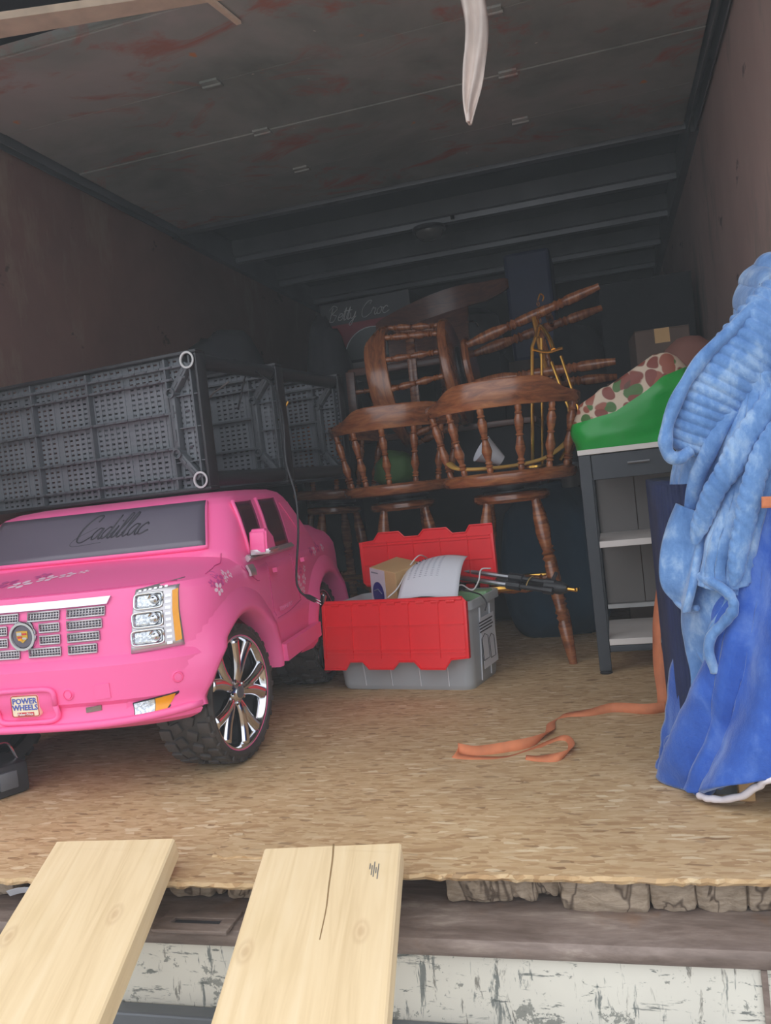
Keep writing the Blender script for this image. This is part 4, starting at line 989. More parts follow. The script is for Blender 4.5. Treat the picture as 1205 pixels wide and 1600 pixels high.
for i, y in enumerate((0, .43, .88)):
    shelf(y, .84, .39, i == 0)
for x, z in ((-.027, .030), (-.027, .362), (-.81, .030), (-.81, .362)):
    for y0, y1 in ((.046, .43), (.476, .88)):
        b = B(); tube(b, [(x, y0, z), (x, y1, z)], .022, 14); obj('pole', b, 'black', rk)
# black bracket and brass rod tucked between the shelves, and the lead with its plug
b = B(); tube(b, [at(433, 662, 1.38), at(450, 627, 1.38)], .0045, 6); obj('brass_rod', b, 'brass', rk, True)
o = bpy.data.objects['brass_rod']; o.matrix_parent_inverse = (Matrix.Translation(rk.location) @ Matrix.Rotation(R(-8), 4, 'Z')).inverted()
t = thing('power_lead', 'thin black power lead with plug hanging over the car side', 'cable')
b = B(); pts = cr([at(372, 640, 1.2), at(386, 582, 1.2), at(408, 586, 1.15), (at(432, 612, 1.08)), at(443, 660, 1.02), at(447, 720, .98), at(462, 775, .95), at(466, 830, .93), at(463, 900, .92), at(468, 922, .92), at(478, 932, .915)], 8)
tube(b, pts, .0032, 7); obj('cord', b, 'black', t, 'all')
b = B(); p0, p1 = at(477, 930, .915), at(493, 938, .905); tube(b, [p0, p0.lerp(p1, .35), p1], [.005, .010, .0095], 10, .7); obj('plug', b, 'black', t)
b = B(); d = (p1-p0).normalized()
for dz in (-.004, .004): tube(b, [p1+Vector((0, 0, dz)), p1+d*.020+Vector((0, 0, dz))], .0014, 5)
obj('pin', b, 'chrome', t)
b = B(); tube(b, cr([at(318, 640, 1.16), at(330, 618, 1.12), at(345, 606, 1.1), at(358, 596, 1.1)], 6), .0028, 6); tag(obj('loose_wire', b, 'greypanel', None, 'all'), 'short grey wire end poking out between the first two black shelves', 'wire')
# black case at the far left under the bumper
t = thing('tool_case', 'black case with a wire clasp under the front bumper of the car', 'case', (-1.495, .30, 0), R(60))
b = B(); bx(b, -.13, .13, -.07, .07, 0, .075, .012); obj('body', b, 'black', t)
b = B(); bx(b, -.11, .03, -.076, -.069, .028, .046, .002); obj('latch', b, 'grid_rib', t)
b = B(); tube(b, cr([(.05, -.03, .070), (.06, -.03, .108), (.10, -.03, .115), (.12, -.03, .070)], 6), .003, 6); obj('clasp', b, 'chrome', t)
b = B(); bx(b, .06, .10, -.078, -.069, .02, .06, .002); obj('latch', b, 'grid_rib', t)

# ================================================================ open tote
tt = thing('storage_tote', 'frosted plastic tote with hinged red lid halves hanging open', 'tote', (-.628, 1.250, 0), R(-11.6))
def rr2(hx, hy, r, z, n=6):
    o = []
    for sx, sy, a0 in ((1, 1, 0), (-1, 1, 90), (-1, -1, 180), (1, -1, 270)):
        for k in range(n+1): q = R(a0+90*k/n); o.append((sx*(hx-r)+r*math.cos(q), sy*(hy-r)+r*math.sin(q), z))
    return o
b = B(); rows = [rr2(.214, .110, .03, .002), rr2(.218, .114, .03, .012), rr2(.232, .127, .03, .235), rr2(.242, .138, .032, .238), rr2(.242, .138, .032, .262), rr2(.238, .134, .03, .263), rr2(.229, .124, .028, .24), rr2(.214, .110, .028, .014)]
rg = [[b.verts.new(p) for p in r] for r in rows]; n = len(rg[0])
for A, C in zip(rg, rg[1:]):
    for k in range(n): b.faces.new((A[k], A[(k+1) % n], C[(k+1) % n], C[k]))
b.faces.new(rg[0][::-1]); b.faces.new(rg[-1]); bmesh.ops.recalc_face_normals(b, faces=b.faces[:])
body_ = obj('body', b, 'clear', tt)
b = B()
for x in (-.13, -.04, .055, .145): tube(b, [(x*1.04, -.1285, .23), (x, -.1155, .015)], .0022, 5)
for y in (-.04, .04): tube(b, [(.2345, y*1.05, .23), (.2195, y, .015)], .0028, 5)
obj('wall_rib', b, simple('pale plastic edge', (210, 214, 220), .4), body_)
b = B(); bx(b, -.19, .19, -.085, .085, .016, .17, .01); o = obj('stored_cloth', b, simple('slate grey cloth', (96, 106, 122), .9), None, False)
o.matrix_world = Matrix.Translation((-.628, 1.250, 0)) @ Matrix.Rotation(R(-11.6), 4, 'Z'); tag(o, 'slate grey folded cloth seen dimly inside the frosted tote', 'cloth')
def flap(teeth_sign, L_=.19):
    """local: x across, y down the flap, z outward"""
    hw = .238; e = L_; k = .028
    edge = [(-hw, e+.012), (-hw+.075, e+.012), (-hw+.09, e-k*.4), (-hw+.135, e-k*.4), (-hw+.155, e+.010), (-hw+.235, e+.010), (-hw+.255, e-k*.4), (-hw+.305, e-k*.4), (-hw+.325, e+.010), (-hw+.400, e+.010), (-hw+.42, e-k*.6), (hw, e-k*.8)]
    if teeth_sign < 0: edge = [(-x, y) for x, y in edge][::-1]; 
    b = B(); pts = [(-hw+.012, 0, 0), (-hw, .012, 0)] + [(x, y, 0) for x, y in edge] + [(hw, .012, 0), (hw-.012, 0, 0)]
    prism(b, pts, (0, 0, -.003))
    for x in (-.135, -.04, .055, .15): bx(b, x-.0012, x+.0012, .006, e-.02, 0, .0040)
    for y in (.075, .145, .155): bx(b, -hw+.012, hw-.012, y-.0012, y+.0012, 0, .0040)
    for x0 in (-hw, hw-.010): bx(b, x0, x0+.010, .012, e-.02, -.012, .003, .001)
    tube(b, [(x, y, 0) for x, y in edge], .0035, 5)
    tube(b, [(-hw+.012, .003, 0), (hw-.012, .003, 0)], .006, 6)
    return b
b = flap(1); bmesh.ops.transform(b, matrix=Matrix.Translation((0, -.146, .280)) @ Matrix(((1, 0, 0, 0), (0, -.12, -1, 0), (0, -1, .12, 0), (0, 0, 0, 1))), verts=b.verts[:]); bmesh.ops.recalc_face_normals(b, faces=b.faces[:])
f1 = obj('lid_flap', b, 'red', tt, 30)
b = flap(-1, .18); bmesh.ops.transform(b, matrix=Matrix.Translation((0, .134, .285)) @ Matrix(((1, 0, 0, 0), (0, .0, -1, 0), (0, .92, .4, 0), (0, 0, 0, 1))), verts=b.verts[:]); bmesh.ops.recalc_face_normals(b, faces=b.faces[:])
f2 = obj('lid_flap', b, 'red', tt, 30)
for s, y in ((f1, -.144), (f2, .140)):
    b = B()
    for k in range(9): x = -.19+.0475*k; tube(b, [(x-.013, y, .270), (x+.013, y, .270)], .0075, 8)
    obj('hinge_knuckle', b, 'red', s)
# label sheet on the tote's end
b = B(); bx(b, .2345, .2355, -.05, .07, .05, .20); lb = obj('label_sheet', b, 'paper', tt, False); lb.rotation_euler = (0, R(0), 0)
b = B()
for k in range(4): bx(b, .2356, .236, -.06, .055-.01*(k % 2), .185-.009*k, .189-.009*k)
for y0, y1, z0, z1 in ((-.05, 0, .075, .14), (.01, .05, .07, .13)): tube(b, [(.236, y0, z0), (.236, y1, z0), (.236, y1, z1), ((.236), (y0+y1)/2, z1+.01), (.236, y0, z1), (.236, y0, z0)], .0012, 4)
obj('label_print', b, 'ink', lb, False)
# contents: carton of light bulbs, paper, disc, legs of a tripod, cables
t = thing('product_box', 'small tan carton with a white printed side in the open tote', 'box', (-.718, 1.285, .205), 0, rot=(R(8), R(10), R(-30)))
b = B(); bx(b, -.035, .075, -.03, .09, 0, .165, .002); obj('body', b, 'kraft', t, False)
b = B(); bx(b, -.0365, -.0352, -.029, .089, .002, .163); bx(b, -.0365, .028, -.0315, -.0302, .002, .163); wf = obj('printed_side', b, 'carton_white', t, False)
b = lathe(B(), [(0, .001), (.040, .001), (.040, 0)], 28, Matrix.Translation((-.004, -.0315, .082)) @ Matrix.Rotation(R(90), 4, 'X') @ Matrix.Diagonal((.62, 1, 1, 1))); obj('round_picture', b, 'navy', wf, False)
b = B(); tube(b, [(-.022, -.0328, .09), (-.004, -.0328, .098), (.012, -.0328, .086)], .0015, 4); bx(b, -.03, .0, -.032, -.0316, .148, .152); obj('picture_mark', b, 'print', wf, False)
c0, c1, c2, c3 = at(622, 938, 1.16), at(716, 938, 1.14), at(732, 868, 1.30), at(652, 880, 1.32)
b = B()
def shp(s, v):
    p = c0.lerp(c1, s).lerp(c3.lerp(c2, s), v); return p + Vector((0, -.012, .030*math.sin(v*PI)+.014*math.sin(s*PI)))
grid(b, shp, 14, 14, .0015); ps = obj('paper_sheet', b, 'paper', None, 'all'); tag(ps, 'white curved printed sheet lying on top of the open tote', 'paper')
b = B()
for k in range(16):
    v = .30+.036*k; P_ = [shp(.10+.05*j, v)+Vector((0, -.0015, .0015)) for j in range(0, 13)]
    for j in range(0, 12, 2): tube(b, [P_[j], P_[j].lerp(P_[j+1], .8)], .0006, 3)
pr_ = obj('printed_lines', b, simple('pale grey print', (176, 182, 198), .6), ps, False); pr_['kind'] = 'stuff'
b = B()
for s_, v in ((.16, .80), (.2, .84), (.14, .7), (.24, .86)): p = shp(s_, v)+Vector((0, -.002, .002)); box(b, p, (.004, .002, .004))
obj('ink_mark', b, 'ink', ps, False)
dc = thing('blue_disc', 'dark blue printed disc standing against the raised red lid half', 'disc', at(705, 866, 1.44)-Vector((0, 0, .0)), rot=(R(74), 0, R(-8)))
b = lathe(B(), [(.012, .001), (.052, .001), (.052, -.001), (.012, -.001)], 36); obj('face', b, 'disc', dc)
b = B()
for q in range(3): tube(b, [(.034*math.cos(a), .034*math.sin(a), .0018) for a in [R(60+q*22+5*i) for i in range(3)]], .003, 4, .3)
obj('disc_print', b, 'paper', dc, False)
tp = thing('tripod', 'folded silver and black tripod lying across the tote towards a stool leg', 'tripod')
A0, A1 = at(660, 888, 1.42), at(900, 922, 1.24)
D_ = (A1-A0).normalized(); up_ = Vector((0, 0, 1)); sd = D_.cross(up_).normalized()
for k, (a, c) in enumerate(((0, .012), (-.022, -.004), (.022, -.008))):
    o_ = sd*a+up_*c; L = (A1-A0).length
    b = B(); tube(b, [A0+o_, A0+o_+D_*L*.62], .010, 8, .8); lg = obj('leg', b, 'silver', tp)
    b = B(); p = A0+o_+D_*L*.60; tube(b, [p, p+D_*.045], .014, 8); tube(b, [p+D_*.045, p+D_*.12], .008, 8); tube(b, [p+D_*.12, p+D_*.15], .012, 8); obj('clamp', b, 'black', lg)
b = B(); p = A0+D_*L*.82; tube(b, [p, p+D_*.05, p+D_*.07], [.018, .020, .012], 10); tube(b, [p+D_*.02+up_*.01, p+D_*.04+up_*.045], .006, 8); obj('head', b, 'black', tp)
b = B(); tube(b, [p+D_*.06, p+D_*.10], .006, 8); lathe(b, [(0, 0), (.008, 0), (.008, .008), (0, .008)], 12, Matrix.Translation(p+D_*.10)); obj('screw', b, 'brass', tp)
b = B(); q = p-D_*.05; tube(b, [q+up_*.022*math.cos(a)+sd*.026*math.sin(a)+D_*.008*math.cos(a) for a in [i*PI/8 for i in range(17)]], .0018, 5); obj('rubber_band', b, simple('tan rubber band', (176, 150, 90), .6), tp, 'all')
b = B(); tube(b, cr([at(668, 872, 1.36), at(655, 868, 1.3), at(640, 885, 1.26), at(622, 918, 1.18), at(606, 934, 1.15)], 8), .0022, 6); tag(obj('white_cable', b, 'cablewhite', None, 'all'), 'thin white cable across the tan carton in the tote', 'cable')
b = B(); tube(b, cr([at(767, 888, 1.28), at(752, 890, 1.26), at(748, 908, 1.24), at(738, 922, 1.22), at(722, 914, 1.22), at(712, 918, 1.22)], 8), .0024, 6); tag(obj('white_cable', b, 'cablewhite', None, 'all'), 'white cable looping over the tripod at the tote corner', 'cable')
b = B(); tube(b, cr([at(722, 922, 1.2), at(738, 925, 1.17), at(752, 930, 1.15), at(760, 942, 1.13), at(758, 954, 1.125)], 8), .0022, 6); tag(obj('black_cable', b, 'black', None, 'all'), 'thin black cable hanging over the right rim of the tote', 'cable')
b = B(); bx(b, -.06, .06, -.03, .03, 0, .03, .006); o = obj('green_packet', b, 'lime', None, False); o.location = at(752, 926, 1.32)-Vector((.03, 0, .02)); o.rotation_euler = (0, 0, R(-12)); tag(o, 'pale green packet at the right end of the tote', 'packet')
b = B(); bmesh.ops.create_icosphere(b, subdivisions=3, radius=1)
for v in b.verts: p_ = v.co.copy(); k = 1+.3*noise.noise(p_*2); v.co = Vector((-.60+.17*p_.x*k, 1.37+.09*p_.y*k, .235+.065*p_.z*k))
tag(obj('black_cloth', b, 'darkfab', None, 'all'), 'crumpled black cloth under the paper in the tote', 'cloth')

# ================================================================ shelf unit with the green bag
su = thing('shelf_unit', 'charcoal metal shelf unit with white shelves standing by the right wall', 'shelf unit', (0, 0, 0))
X0, X1, Y0, Y1 = -.085, .27, 1.215, 1.52
for x in (X0+.001, X1-.034):
    for y in (Y0, Y1-.03):
        b = B(); bx(b, x, x+.034, y, y+.03, .012, .640, .002); po_ = obj('post', b, 'frame', su, False)
        b = lathe(B(), [(0, 0), (.017, 0), (.018, .006), (.012, .012), (0, .012)], 14, Matrix.Translation((x+.017, y+.015, 0))); obj('foot', b, 'black', po_)
def shelf_board(z0, z1, o=0): b = B(); bx(b, X0+(0 if o else .036), X1-(0 if o else .036), Y0-(.004 if o else -.002), Y1-.002, z0, z1, .001); return obj('shelf_board', b, 'shelfwhite', su, False)
shelf_board(.640, .655, 1); shelf_board(.370, .388); shelf_board(.086, .104)
b = B(); bx(b, X0+.036, X1-.036, Y0+.004, Y0+.022, .565, .638, .002); obj('rail', b, 'frame', su, False)
b = B(); bx(b, X0+.036, X1-.036, Y0+.004, Y0+.02, .066, .084, .002); obj('rail', b, 'frame', su, False)
b = B(); bx(b, X0+.037, X1-.037, Y0+.03, Y1-.04, .58, .636, .003); dr_ = obj('drawer', b, 'black', su, False)
b = B(); tube(b, [(.05, Y0-.002, .605), (.11, Y0-.002, .605)], .004, 6); obj('handle', b, 'silver', dr_)
for x0, x1 in ((X0+.037, .068), (.071, X1-.037)): b = B(); bx(b, x0, x1, Y1-.012, Y1-.004, .16, .57); obj('back_panel', b, 'greypanel', su, False)
b = B(); bx(b, X0+.037, X1-.037, Y1-.028, Y1-.004, .145, .158); obj('back_rail', b, 'ring', su, False)
# green bag with printed panel
gb = thing('shopping_bag', 'glossy green shopping bag with brown blotch print on the shelf unit', 'bag')
ZB = [(-.12, .730), (-.08, .735), (.03, .752), (.10, .79), (.16, .835), (.26, .865)]; ZT = [(-.12, .765), (-.08, .785), (0, .83), (.08, .862), (.15, .898), (.20, .905), (.26, .88)]
def bag_xy(s):
    th = 2*PI*s; ca, sa = math.cos(th), math.sin(th); e = .42
    return .075+.165*math.copysign(abs(ca)**e, ca), 1.36+.118*math.copysign(abs(sa)**e, sa)
def crease(x, y, z): return .010*noise.noise(Vector((x*16, y*16, z*26)))+.016*noise.noise(Vector((x*6, y*6, z*9+3)))
def bagf(s, v):
    x, y = bag_xy(s); z = .6555+(interp(ZB, x)-.6555)*v; k = crease(x, y, z)*min(1, v*4)+.012*math.sin(v*PI*.8)
    d = Vector((x-.075, y-1.36, 0)).normalized(); return (x+d.x*k, y+d.y*k, z)
def bagt(s, v):
    x, y = bag_xy(s); z0 = interp(ZB, x); z1 = interp(ZT, x); u = min(1, v/.6); z = lerp(z0, z1, u)
    k = lerp(.012*math.sin(.8*PI), -.01, u)+crease(x, y, z); d = Vector((x-.075, y-1.36, 0)).normalized()
    p = Vector((x+d.x*k, y+d.y*k, z+.012*noise.noise(Vector((x*25, y*9, 5)))*u))
    if v > .6: p = p.lerp(Vector((.13*.4+p.x*.6, 1.36, interp(ZT, p.x)+.008)), (v-.6)/.4)
    return p
b = B(); grid(b, bagf, 90, 16); bmesh.ops.remove_doubles(b, verts=b.verts[:], dist=1e-4); obj('bag_body', b, 'green', gb, 'all')
b = B(); grid(b, bagt, 90, 22); bmesh.ops.remove_doubles(b, verts=b.verts[:], dist=1e-4); obj('printed_panel', b, 'pattern', gb, 'all')
b = B()
def bagr(s, v): p = at(1035+38*s, 562+12*s+38*v, 1.33-.05*v).lerp(Vector((.2, 1.33, .86)), .0); return p+Vector((0, .012*math.sin(s*6+v*5), .006*math.sin(s*9)))
grid(b, bagr, 10, 8, .002); obj('bag_corner', b, 'green', gb, 'all')

# ================================================================ wrapped piece by the right wall, blankets, strap
t = thing('wrapped_cabinet', 'navy covered tall cabinet under the blue blankets by the right wall', 'cabinet')
def navy_block(cx, cy, hx, hy, z0, z1, name):
    b = B()
    def nav(s, v):
        th = 2*PI*s; ca, sa = math.cos(th), math.sin(th); e = .3; k = 1+.012*math.sin(th*46)
        return (cx+hx*math.copysign(abs(ca)**e, ca)*k, cy+hy*math.copysign(abs(sa)**e, sa)*k, z0+(z1-z0)*v)
    grid(b, nav, 200, 10); bmesh.ops.remove_doubles(b, verts=b.verts[:], dist=1e-4)
    bmesh.ops.holes_fill(b, edges=[e for e in b.edges if e.is_boundary], sides=0); bmesh.ops.recalc_face_normals(b, faces=b.faces[:]); return obj(name, b, 'navyfab', t, 'all')
navy_block(.282, .69, .20, .33, .035, .56, 'cover'); navy_block(.38, .47, .098, .115, .561, .90, 'upper_cover')
for x, y, m_ in ((.175, .305, 'kraft'), (.42, .40, 'maple'), (.14, .96, 'maple'), (.42, .96, 'maple')): b = B(); bx(b, x-.013, x+.013, y-.02, y+.02, 0, .04, .002); obj('leg', b, m_, t)
b = B(); bx(b, .125, .165, .315, .36, 0, .036, .003); obj('foot', b, 'steel_dark', t)
def sheetpx(rows, nu, nv, thick, disp, mat, parent, name, ribs=None):
    """rows of control points; smooth surface through them with ribs and folds pushed out along the normal"""
    G = [cr([at(*p) for p in r], 10) for r in rows]; nc = len(G[0])
    cols_ = [cr([g[j] for g in G], 10) for j in range(nc)]; nr = len(cols_[0])
    def f(s, v):
        a = s*(nc-1); i = min(int(a), nc-2); fa = a-i; c_ = v*(nr-1); j = min(int(c_), nr-2); fc = c_-j
        return cols_[i][j].lerp(cols_[i][j+1], fc).lerp(cols_[i+1][j].lerp(cols_[i+1][j+1], fc), fa)
    def g(s, v):
        p = f(s, v); e = .01
        n_ = (f(min(1, s+e), v)-f(max(0, s-e), v)).cross(f(s, min(1, v+e))-f(s, max(0, v-e)))
        n_ = n_.normalized() if n_.length > 1e-12 else Vector((0, -1, 0))
        if n_.y > 0: n_ = -n_
        return p+n_*disp(s, v, p)
    b = B(); grid(b, g, nu, nv, thick); bmesh.ops.recalc_face_normals(b, faces=b.faces[:])
    return obj(name, b, mat, parent, 'all')
N3 = lambda p, k, o=0: noise.noise(Vector((p.x*k+o, p.y*k, p.z*k)))
# royal blue plush blanket: front and left faces down to the floor
rb_ = thing('plush_blanket', 'royal blue plush blanket with white hem draped to the floor', 'blanket')
rows = [[(1130, 560, .42), (1160, 530, .36), (1200, 500, .32), (1280, 480, .30), (1400, 470, .30)],
        [(1110, 700, .44), (1150, 690, .34), (1195, 690, .29), (1280, 700, .26), (1400, 700, .26)],
        [(1120, 850, .46), (1140, 860, .34), (1180, 880, .28), (1260, 880, .24), (1400, 880, .24)],
        [(1085, 990, .48), (1115, 1010, .34), (1160, 1020, .27), (1240, 1030, .22), (1400, 1030, .22)],
        [(1052, 1110, .50), (1080, 1125, .34), (1130, 1150, .27), (1220, 1150, .21), (1400, 1140, .20)],
        [(1040, 1200, .50), (1052, 1222, .38), (1105, 1240, .27), (1200, 1215, .20), (1400, 1190, .18)]]
def dr1(s, v, p):
    d = .016*math.sin(s*17+v*3+2*N3(p, 4))*(.35+.65*v) + .012*N3(p, 9) + .004*N3(p, 30)
    d += .020*max(0, 1-abs(s-.42-.10*(1-v))/.05)*v
    return d
sheetpx(rows, 110, 110, .010, dr1, 'royal', rb_, 'cover')
rows2 = [rows[-1]]
hp = cr([at(*p) for p in [(1092, 1243, .285), (1105, 1247, .265), (1130, 1250, .25), (1160, 1243, .228), (1185, 1229, .215), (1206, 1217, .20), (1300, 1200, .19), (1400, 1190, .18)]], 10)
b = B(); tube(b, [p+Vector((0, -.004, .002+.003*noise.noise(Vector((i*.15, 4, 0))))) for i, p in enumerate(hp)], [.0062+.0016*noise.noise(Vector((i*.23, 0, 0))) for i in range(len(hp))], 8); obj('hem', b, 'hem', rb_, 'all')
# bulky lower left pool of the same blanket
pool = [(1050, 1165, .47), (1044, 1200, .43), (1052, 1226, .38), (1082, 1233, .33), (1108, 1222, .30)]
b = B(); pp = cr([at(*p)+Vector((.012, 0, .010)) for p in pool], 8); tube(b, pp, [.022+.004*math.sin(i*.8) for i in range(len(pp))], 10); obj('bunched_fold', b, 'royal', rb_, 'all')
# ribbed light blue blanket over it
lb_ = thing('ribbed_blanket', 'light blue ribbed fleece blanket thrown over the top of the wrapped cabinet', 'blanket')
def ribs(ph, amp, freq, dx, dz):
    def f(s, v, p):
        q = (p.x*dx+p.z*dz)*freq+ph+1.2*N3(p, 5)
        return amp*(abs(math.sin(q))**.7)+.005*N3(p, 8)+.003*N3(p, 35)
    return f
# crown at the top right
sheetpx([[(1168, 438, .50), (1190, 414, .46), (1215, 404, .44), (1300, 400, .44), (1400, 400, .44)],
         [(1156, 478, .48), (1185, 458, .40), (1215, 450, .37), (1300, 450, .36), (1400, 450, .36)],
         [(1155, 512, .48), (1180, 505, .38), (1215, 500, .34), (1300, 500, .33), (1400, 500, .33)],
         [(1110, 560, .50), (1160, 560, .38), (1215, 560, .33), (1300, 560, .31), (1400, 560, .31)]], 60, 50, .012, ribs(0, .006, 120, .9, .35), 'sky', lb_, 'crown')
# long drape behind the roll
def drp(s, v, p): return .014*math.sin(s*13+1.5*v)*(.4+.6*v)+.0022*abs(math.sin(s*52+2.2*v+2*N3(p, 6)))+.012*N3(p, 9)+.004*N3(p, 28)
sheetpx([[(1090, 600, .44), (1130, 590, .34), (1165, 585, .30), (1210, 580, .28), (1300, 560, .28)],
         [(1062, 720, .44), (1100, 710, .34), (1150, 700, .30), (1200, 690, .27), (1240, 680, .28)],
         [(1062, 790, .44), (1095, 795, .35), (1135, 790, .30), (1170, 780, .27), (1196, 760, .28)],
         [(1068, 850, .43), (1092, 860, .35), (1120, 865, .30), (1150, 850, .27), (1172, 830, .28)],
         [(1076, 880, .42), (1098, 903, .34), (1118, 917, .30), (1142, 930, .27), (1154, 900, .28)]], 110, 110, .010, drp, 'sky', lb_, 'drape')
def twist(pts, rads, pitch, ph, name, amp=.17, dens=8, S=26):
    P = cr([at(*p) for p in pts], dens*4); b = B(); L = 0; rows_ = []; prev = None
    for i, p in enumerate(P):
        if i: L += (p-P[i-1]).length
        t_ = (P[min(i+1, len(P)-1)]-P[max(i-1, 0)]).normalized(); sd_ = t_.cross(Vector((0, 1, 0))).normalized(); o_ = t_.cross(sd_); r = interp(rads, i/(len(P)-1)); row = []
        for j in range(S):
            a = 2*PI*j/S; rr_ = r*(1+amp*(abs(math.sin(L/pitch*PI+a*1.5+ph+.9*N3(p, 10)))**.6-.6)+.25*N3(p+sd_*math.cos(a)*.03, 18))
            row.append(b.verts.new(p+sd_*math.cos(a)*rr_+o_*math.sin(a)*rr_*.55))
        rows_.append(row)
    for A, C in zip(rows_, rows_[1:]):
        for j in range(S): b.faces.new((A[j], A[(j+1) % S], C[(j+1) % S], C[j]))
    b.faces.new(rows_[0]); b.faces.new(rows_[-1][::-1]); bmesh.ops.recalc_face_normals(b, faces=b.faces[:]); return obj(name, b, 'sky', lb_, 'all')
twist([(1215, 615, .27), (1180, 665, .26), (1150, 715, .26), (1120, 765, .27), (1096, 815, .29), (1085, 850, .30)], [(0, .022), (.5, .021), (.85, .015), (1, .006)], .017, 0, 'twisted_fold')
twist([(1225, 665, .25), (1192, 715, .245), (1174, 770, .245), (1162, 820, .25), (1154, 870, .25), (1146, 915, .255)], [(0, .020), (.6, .018), (.9, .013), (1, .005)], .018, 1, 'twisted_fold')
twist([(1145, 640, .29), (1115, 690, .30), (1092, 740, .32), (1078, 790, .34), (1072, 840, .36)], [(0, .010), (.5, .015), (1, .006)], .05, 2, 'soft_fold', .05)
# hanging tongue at the left and the thick bound edge that curls under the drape
def soft(s, v, p): return .010*math.sin(s*5+v*3)+.010*N3(p, 10)
sheetpx([[(1066, 790, .36), (1080, 795, .34), (1096, 805, .31)], [(1050, 850, .36), (1070, 862, .33), (1092, 875, .30)], [(1045, 900, .36), (1068, 918, .33), (1092, 926, .30)], [(1056, 936, .36), (1072, 950, .34), (1090, 954, .31)]], 30, 40, .014, soft, 'sky', lb_, 'hanging_tongue')
sheetpx([[(1082, 890, .40), (1110, 915, .33), (1140, 930, .28)], [(1078, 960, .39), (1104, 965, .33), (1130, 965, .29)], [(1088, 1010, .38), (1100, 1015, .34), (1114, 1012, .31)], [(1086, 1080, .37), (1096, 1082, .35), (1106, 1070, .33)], [(1052, 1170, .44), (1058, 1172, .41), (1066, 1165, .38)]], 40, 70, .012, soft, 'sky', lb_, 'under_fold')
for pts_, r_ in (([(1066, 800, .40), (1066, 850, .39), (1074, 880, .36), (1096, 902, .30), (1120, 914, .27), (1142, 932, .255), (1146, 952, .255), (1132, 972, .265), (1112, 994, .275), (1108, 1020, .28), (1118, 1050, .285)], .0095), ([(1064, 795, .355), (1048, 855, .355), (1043, 903, .355), (1056, 938, .352), (1074, 952, .335), (1090, 950, .31)], .006), ([(1074, 905, .37), (1076, 960, .37), (1088, 1010, .36), (1104, 1046, .33), (1084, 1090, .36), (1060, 1140, .41), (1050, 1180, .44)], .006)):
    b = B(); q_ = cr([at(*p) for p in pts_], 10); tube(b, q_, [r_*(1+.35*noise.noise(Vector((i*.2, 3, 0)))) for i in range(len(q_))], 10, .9); obj('bound_edge', b, 'sky', lb_, 'all')
# the ribbed roll sweeping from upper right down to the left, with its smooth bound edge
roll_pts = [(1260, 462, .31), (1205, 512, .30), (1158, 565, .30), (1120, 612, .31), (1092, 656, .32), (1072, 690, .33), (1064, 704, .335)]
axis = cr([at(p[0], p[1]+2, p[2]) for p in roll_pts], 40)
b = B(); n = len(axis); rows_ = []; S = 44; L = 0
for i, p in enumerate(axis):
    if i: L += (p-axis[i-1]).length
    k = i/(n-1); tgt = (axis[min(i+1, n-1)]-axis[max(i-1, 0)]).normalized(); sdv = tgt.cross(Vector((0, 1, 0))).normalized(); o_ = tgt.cross(sdv)
    wd = interp([(0, .064), (.35, .060), (.6, .053), (.8, .045), (.93, .034), (.98, .022), (1, .006)], k); dp = wd*.6
    row = []
    for j in range(S):
        a = 2*PI*j/S; c_, s_ = math.cos(a), math.sin(a)
        rb = (abs(math.sin(L/.0085*PI*.5+1.1*c_+.5*N3(p, 12)))**.65-.55)
        r_ = 1+.13*rb+.05*N3(p+sdv*c_*.04, 16)
        row.append(b.verts.new(p+sdv*c_*wd*r_+o_*s_*dp*r_))
    rows_.append(row)
for A, C in zip(rows_, rows_[1:]):
    for j in range(S): b.faces.new((A[j], A[(j+1) % S], C[(j+1) % S], C[j]))
b.faces.new(rows_[0]); b.faces.new(rows_[-1][::-1]); bmesh.ops.recalc_face_normals(b, faces=b.faces[:])
obj('rolled_fold', b, 'sky', lb_, 'all')
q_ = cr([at(*p) for p in [(1240, 420, .30), (1186, 472, .29), (1145, 514, .275), (1100, 558, .28), (1067, 606, .285), (1046, 655, .29), (1040, 692, .29), (1047, 712, .295), (1062, 716, .30), (1078, 704, .31)]], 12)
b = B(); tube(b, q_, [.0115*(1+.2*noise.noise(Vector((i*.12, 7, 0)))) for i in range(len(q_))], 12, 1.0); obj('bound_edge', b, 'sky', lb_, 'all')
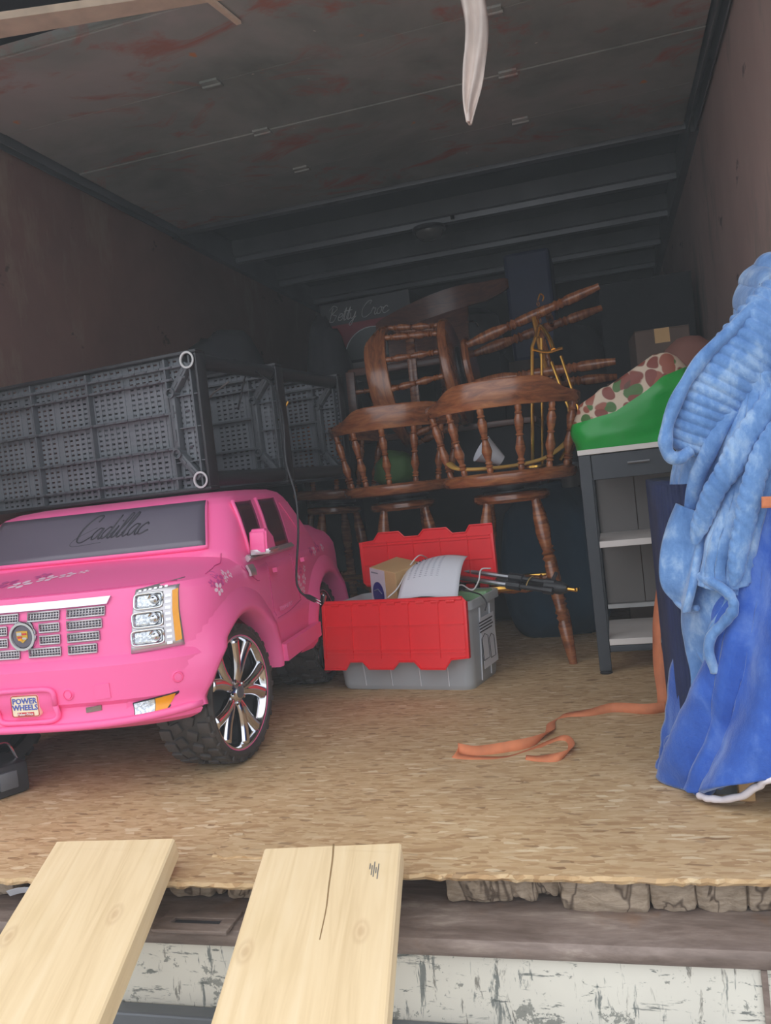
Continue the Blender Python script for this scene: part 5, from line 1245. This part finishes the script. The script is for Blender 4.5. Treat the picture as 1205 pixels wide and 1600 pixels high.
# orange strap around the cabinet and over the floor
sg = thing('ratchet_strap', 'orange webbing strap hanging by the navy cabinet and looping over the floor', 'strap')
def ribbon(pts, wdir, hw, name, parent, th=.0016):
    P = cr(pts, 8); W_ = cr(wdir, 8); b = B(); n = len(P)-1
    def f(s, v):
        i = s*n; k = min(int(i), n-1); p = P[k].lerp(P[k+1], i-k); w_ = W_[k].lerp(W_[k+1], i-k).normalized(); return p+w_*hw*(v*2-1)
    grid(b, f, n*2, 2, th); bmesh.ops.recalc_face_normals(b, faces=b.faces[:]); return obj(name, b, 'strap', parent, 'all')
vp_ = [at(1054, 758, .98), at(1050, 800, .97), at(1046, 850, .96), at(1035, 905, .93), at(1030, 960, .92), at(1026, 1000, .91), at(1032, 1050, .90), at(1037, 1080, .885), at(1038, 1100, .875)]
ribbon(vp_, [Vector((1, -.3, 0)), Vector((1, -.4, 0)), Vector((.8, -.6, 0)), Vector((.6, -.8, 0)), Vector((.8, -.6, 0)), Vector((.5, -.8, 0)), Vector((.9, -.4, 0)), Vector((1, -.3, 0)), Vector((1, -.3, .1))], .0165, 'strap_run', sg)
fp_ = [(1040, 1104, .016), (1010, 1108, .014), (960, 1106, .012), (920, 1114, .008), (885, 1118, .004), (862, 1128, .004), (858, 1142, .006), (835, 1158, .012), (790, 1168, .012), (745, 1174, .010), (716, 1170, .012)]
ribbon([atz(*p) for p in fp_], [Vector(v) for v in ((0, .2, 1), (0, .3, 1), (0, .5, .8), (0, .9, .4), (0, 1, .1), (.8, .6, .1), (1, .2, .3), (.2, .5, .8), (0, .5, .9), (0, .6, .7), (0, .5, .8))], .0125, 'strap_run', sg)
fp2 = [(716, 1171, .012), (712, 1180, .006), (740, 1184, .004), (790, 1184, .003), (830, 1172, .003), (862, 1158, .004), (885, 1156, .006), (892, 1168, .010), (876, 1182, .010), (845, 1186, .006), (822, 1184, .004)]
ribbon([atz(*p) for p in fp2], [Vector(v) for v in ((0, .5, .8), (.6, .8, .2), (0, 1, .1), (0, 1, .05), (-.3, 1, .05), (-.2, 1, .1), (.5, .3, .9), (1, 0, .8), (.3, .6, .8), (0, 1, .3), (0, 1, .1))], .0105, 'strap_run', sg)
# orange buckle band on the plush blanket
b = B(); grid(b, lambda s, v: at(1190+60*s, 776+18*v-2*s, .222-.002*s), 8, 4, .003); bo = obj('orange_band', b, 'strap', sg, 'all')
# ---- thin haze volume added in the box to stand in for lens glare
hz = bpy.data.materials.new('lens glare haze'); hz.use_nodes = True; n_ = hz.node_tree.nodes; n_.clear(); out = n_.new('ShaderNodeOutputMaterial'); vs = n_.new('ShaderNodeVolumeScatter')
vs.inputs['Density'].default_value = HAZE; vs.inputs['Color'].default_value = (.93, .97, 1, 1); vs.inputs['Anisotropy'].default_value = 0.0; hz.node_tree.links.new(vs.outputs[0], out.inputs['Volume'])
hb = B(); bx(hb, XL+.001, XR-.001, -1.8, YB-.001, .0035, ZC-.002); ho = obj('glare_haze', hb, hz, None, False); ho['kind'] = 'stuff'; ho['label'] = 'thin haze volume standing in for lens glare in the truck box'; ho['category'] = 'haze'
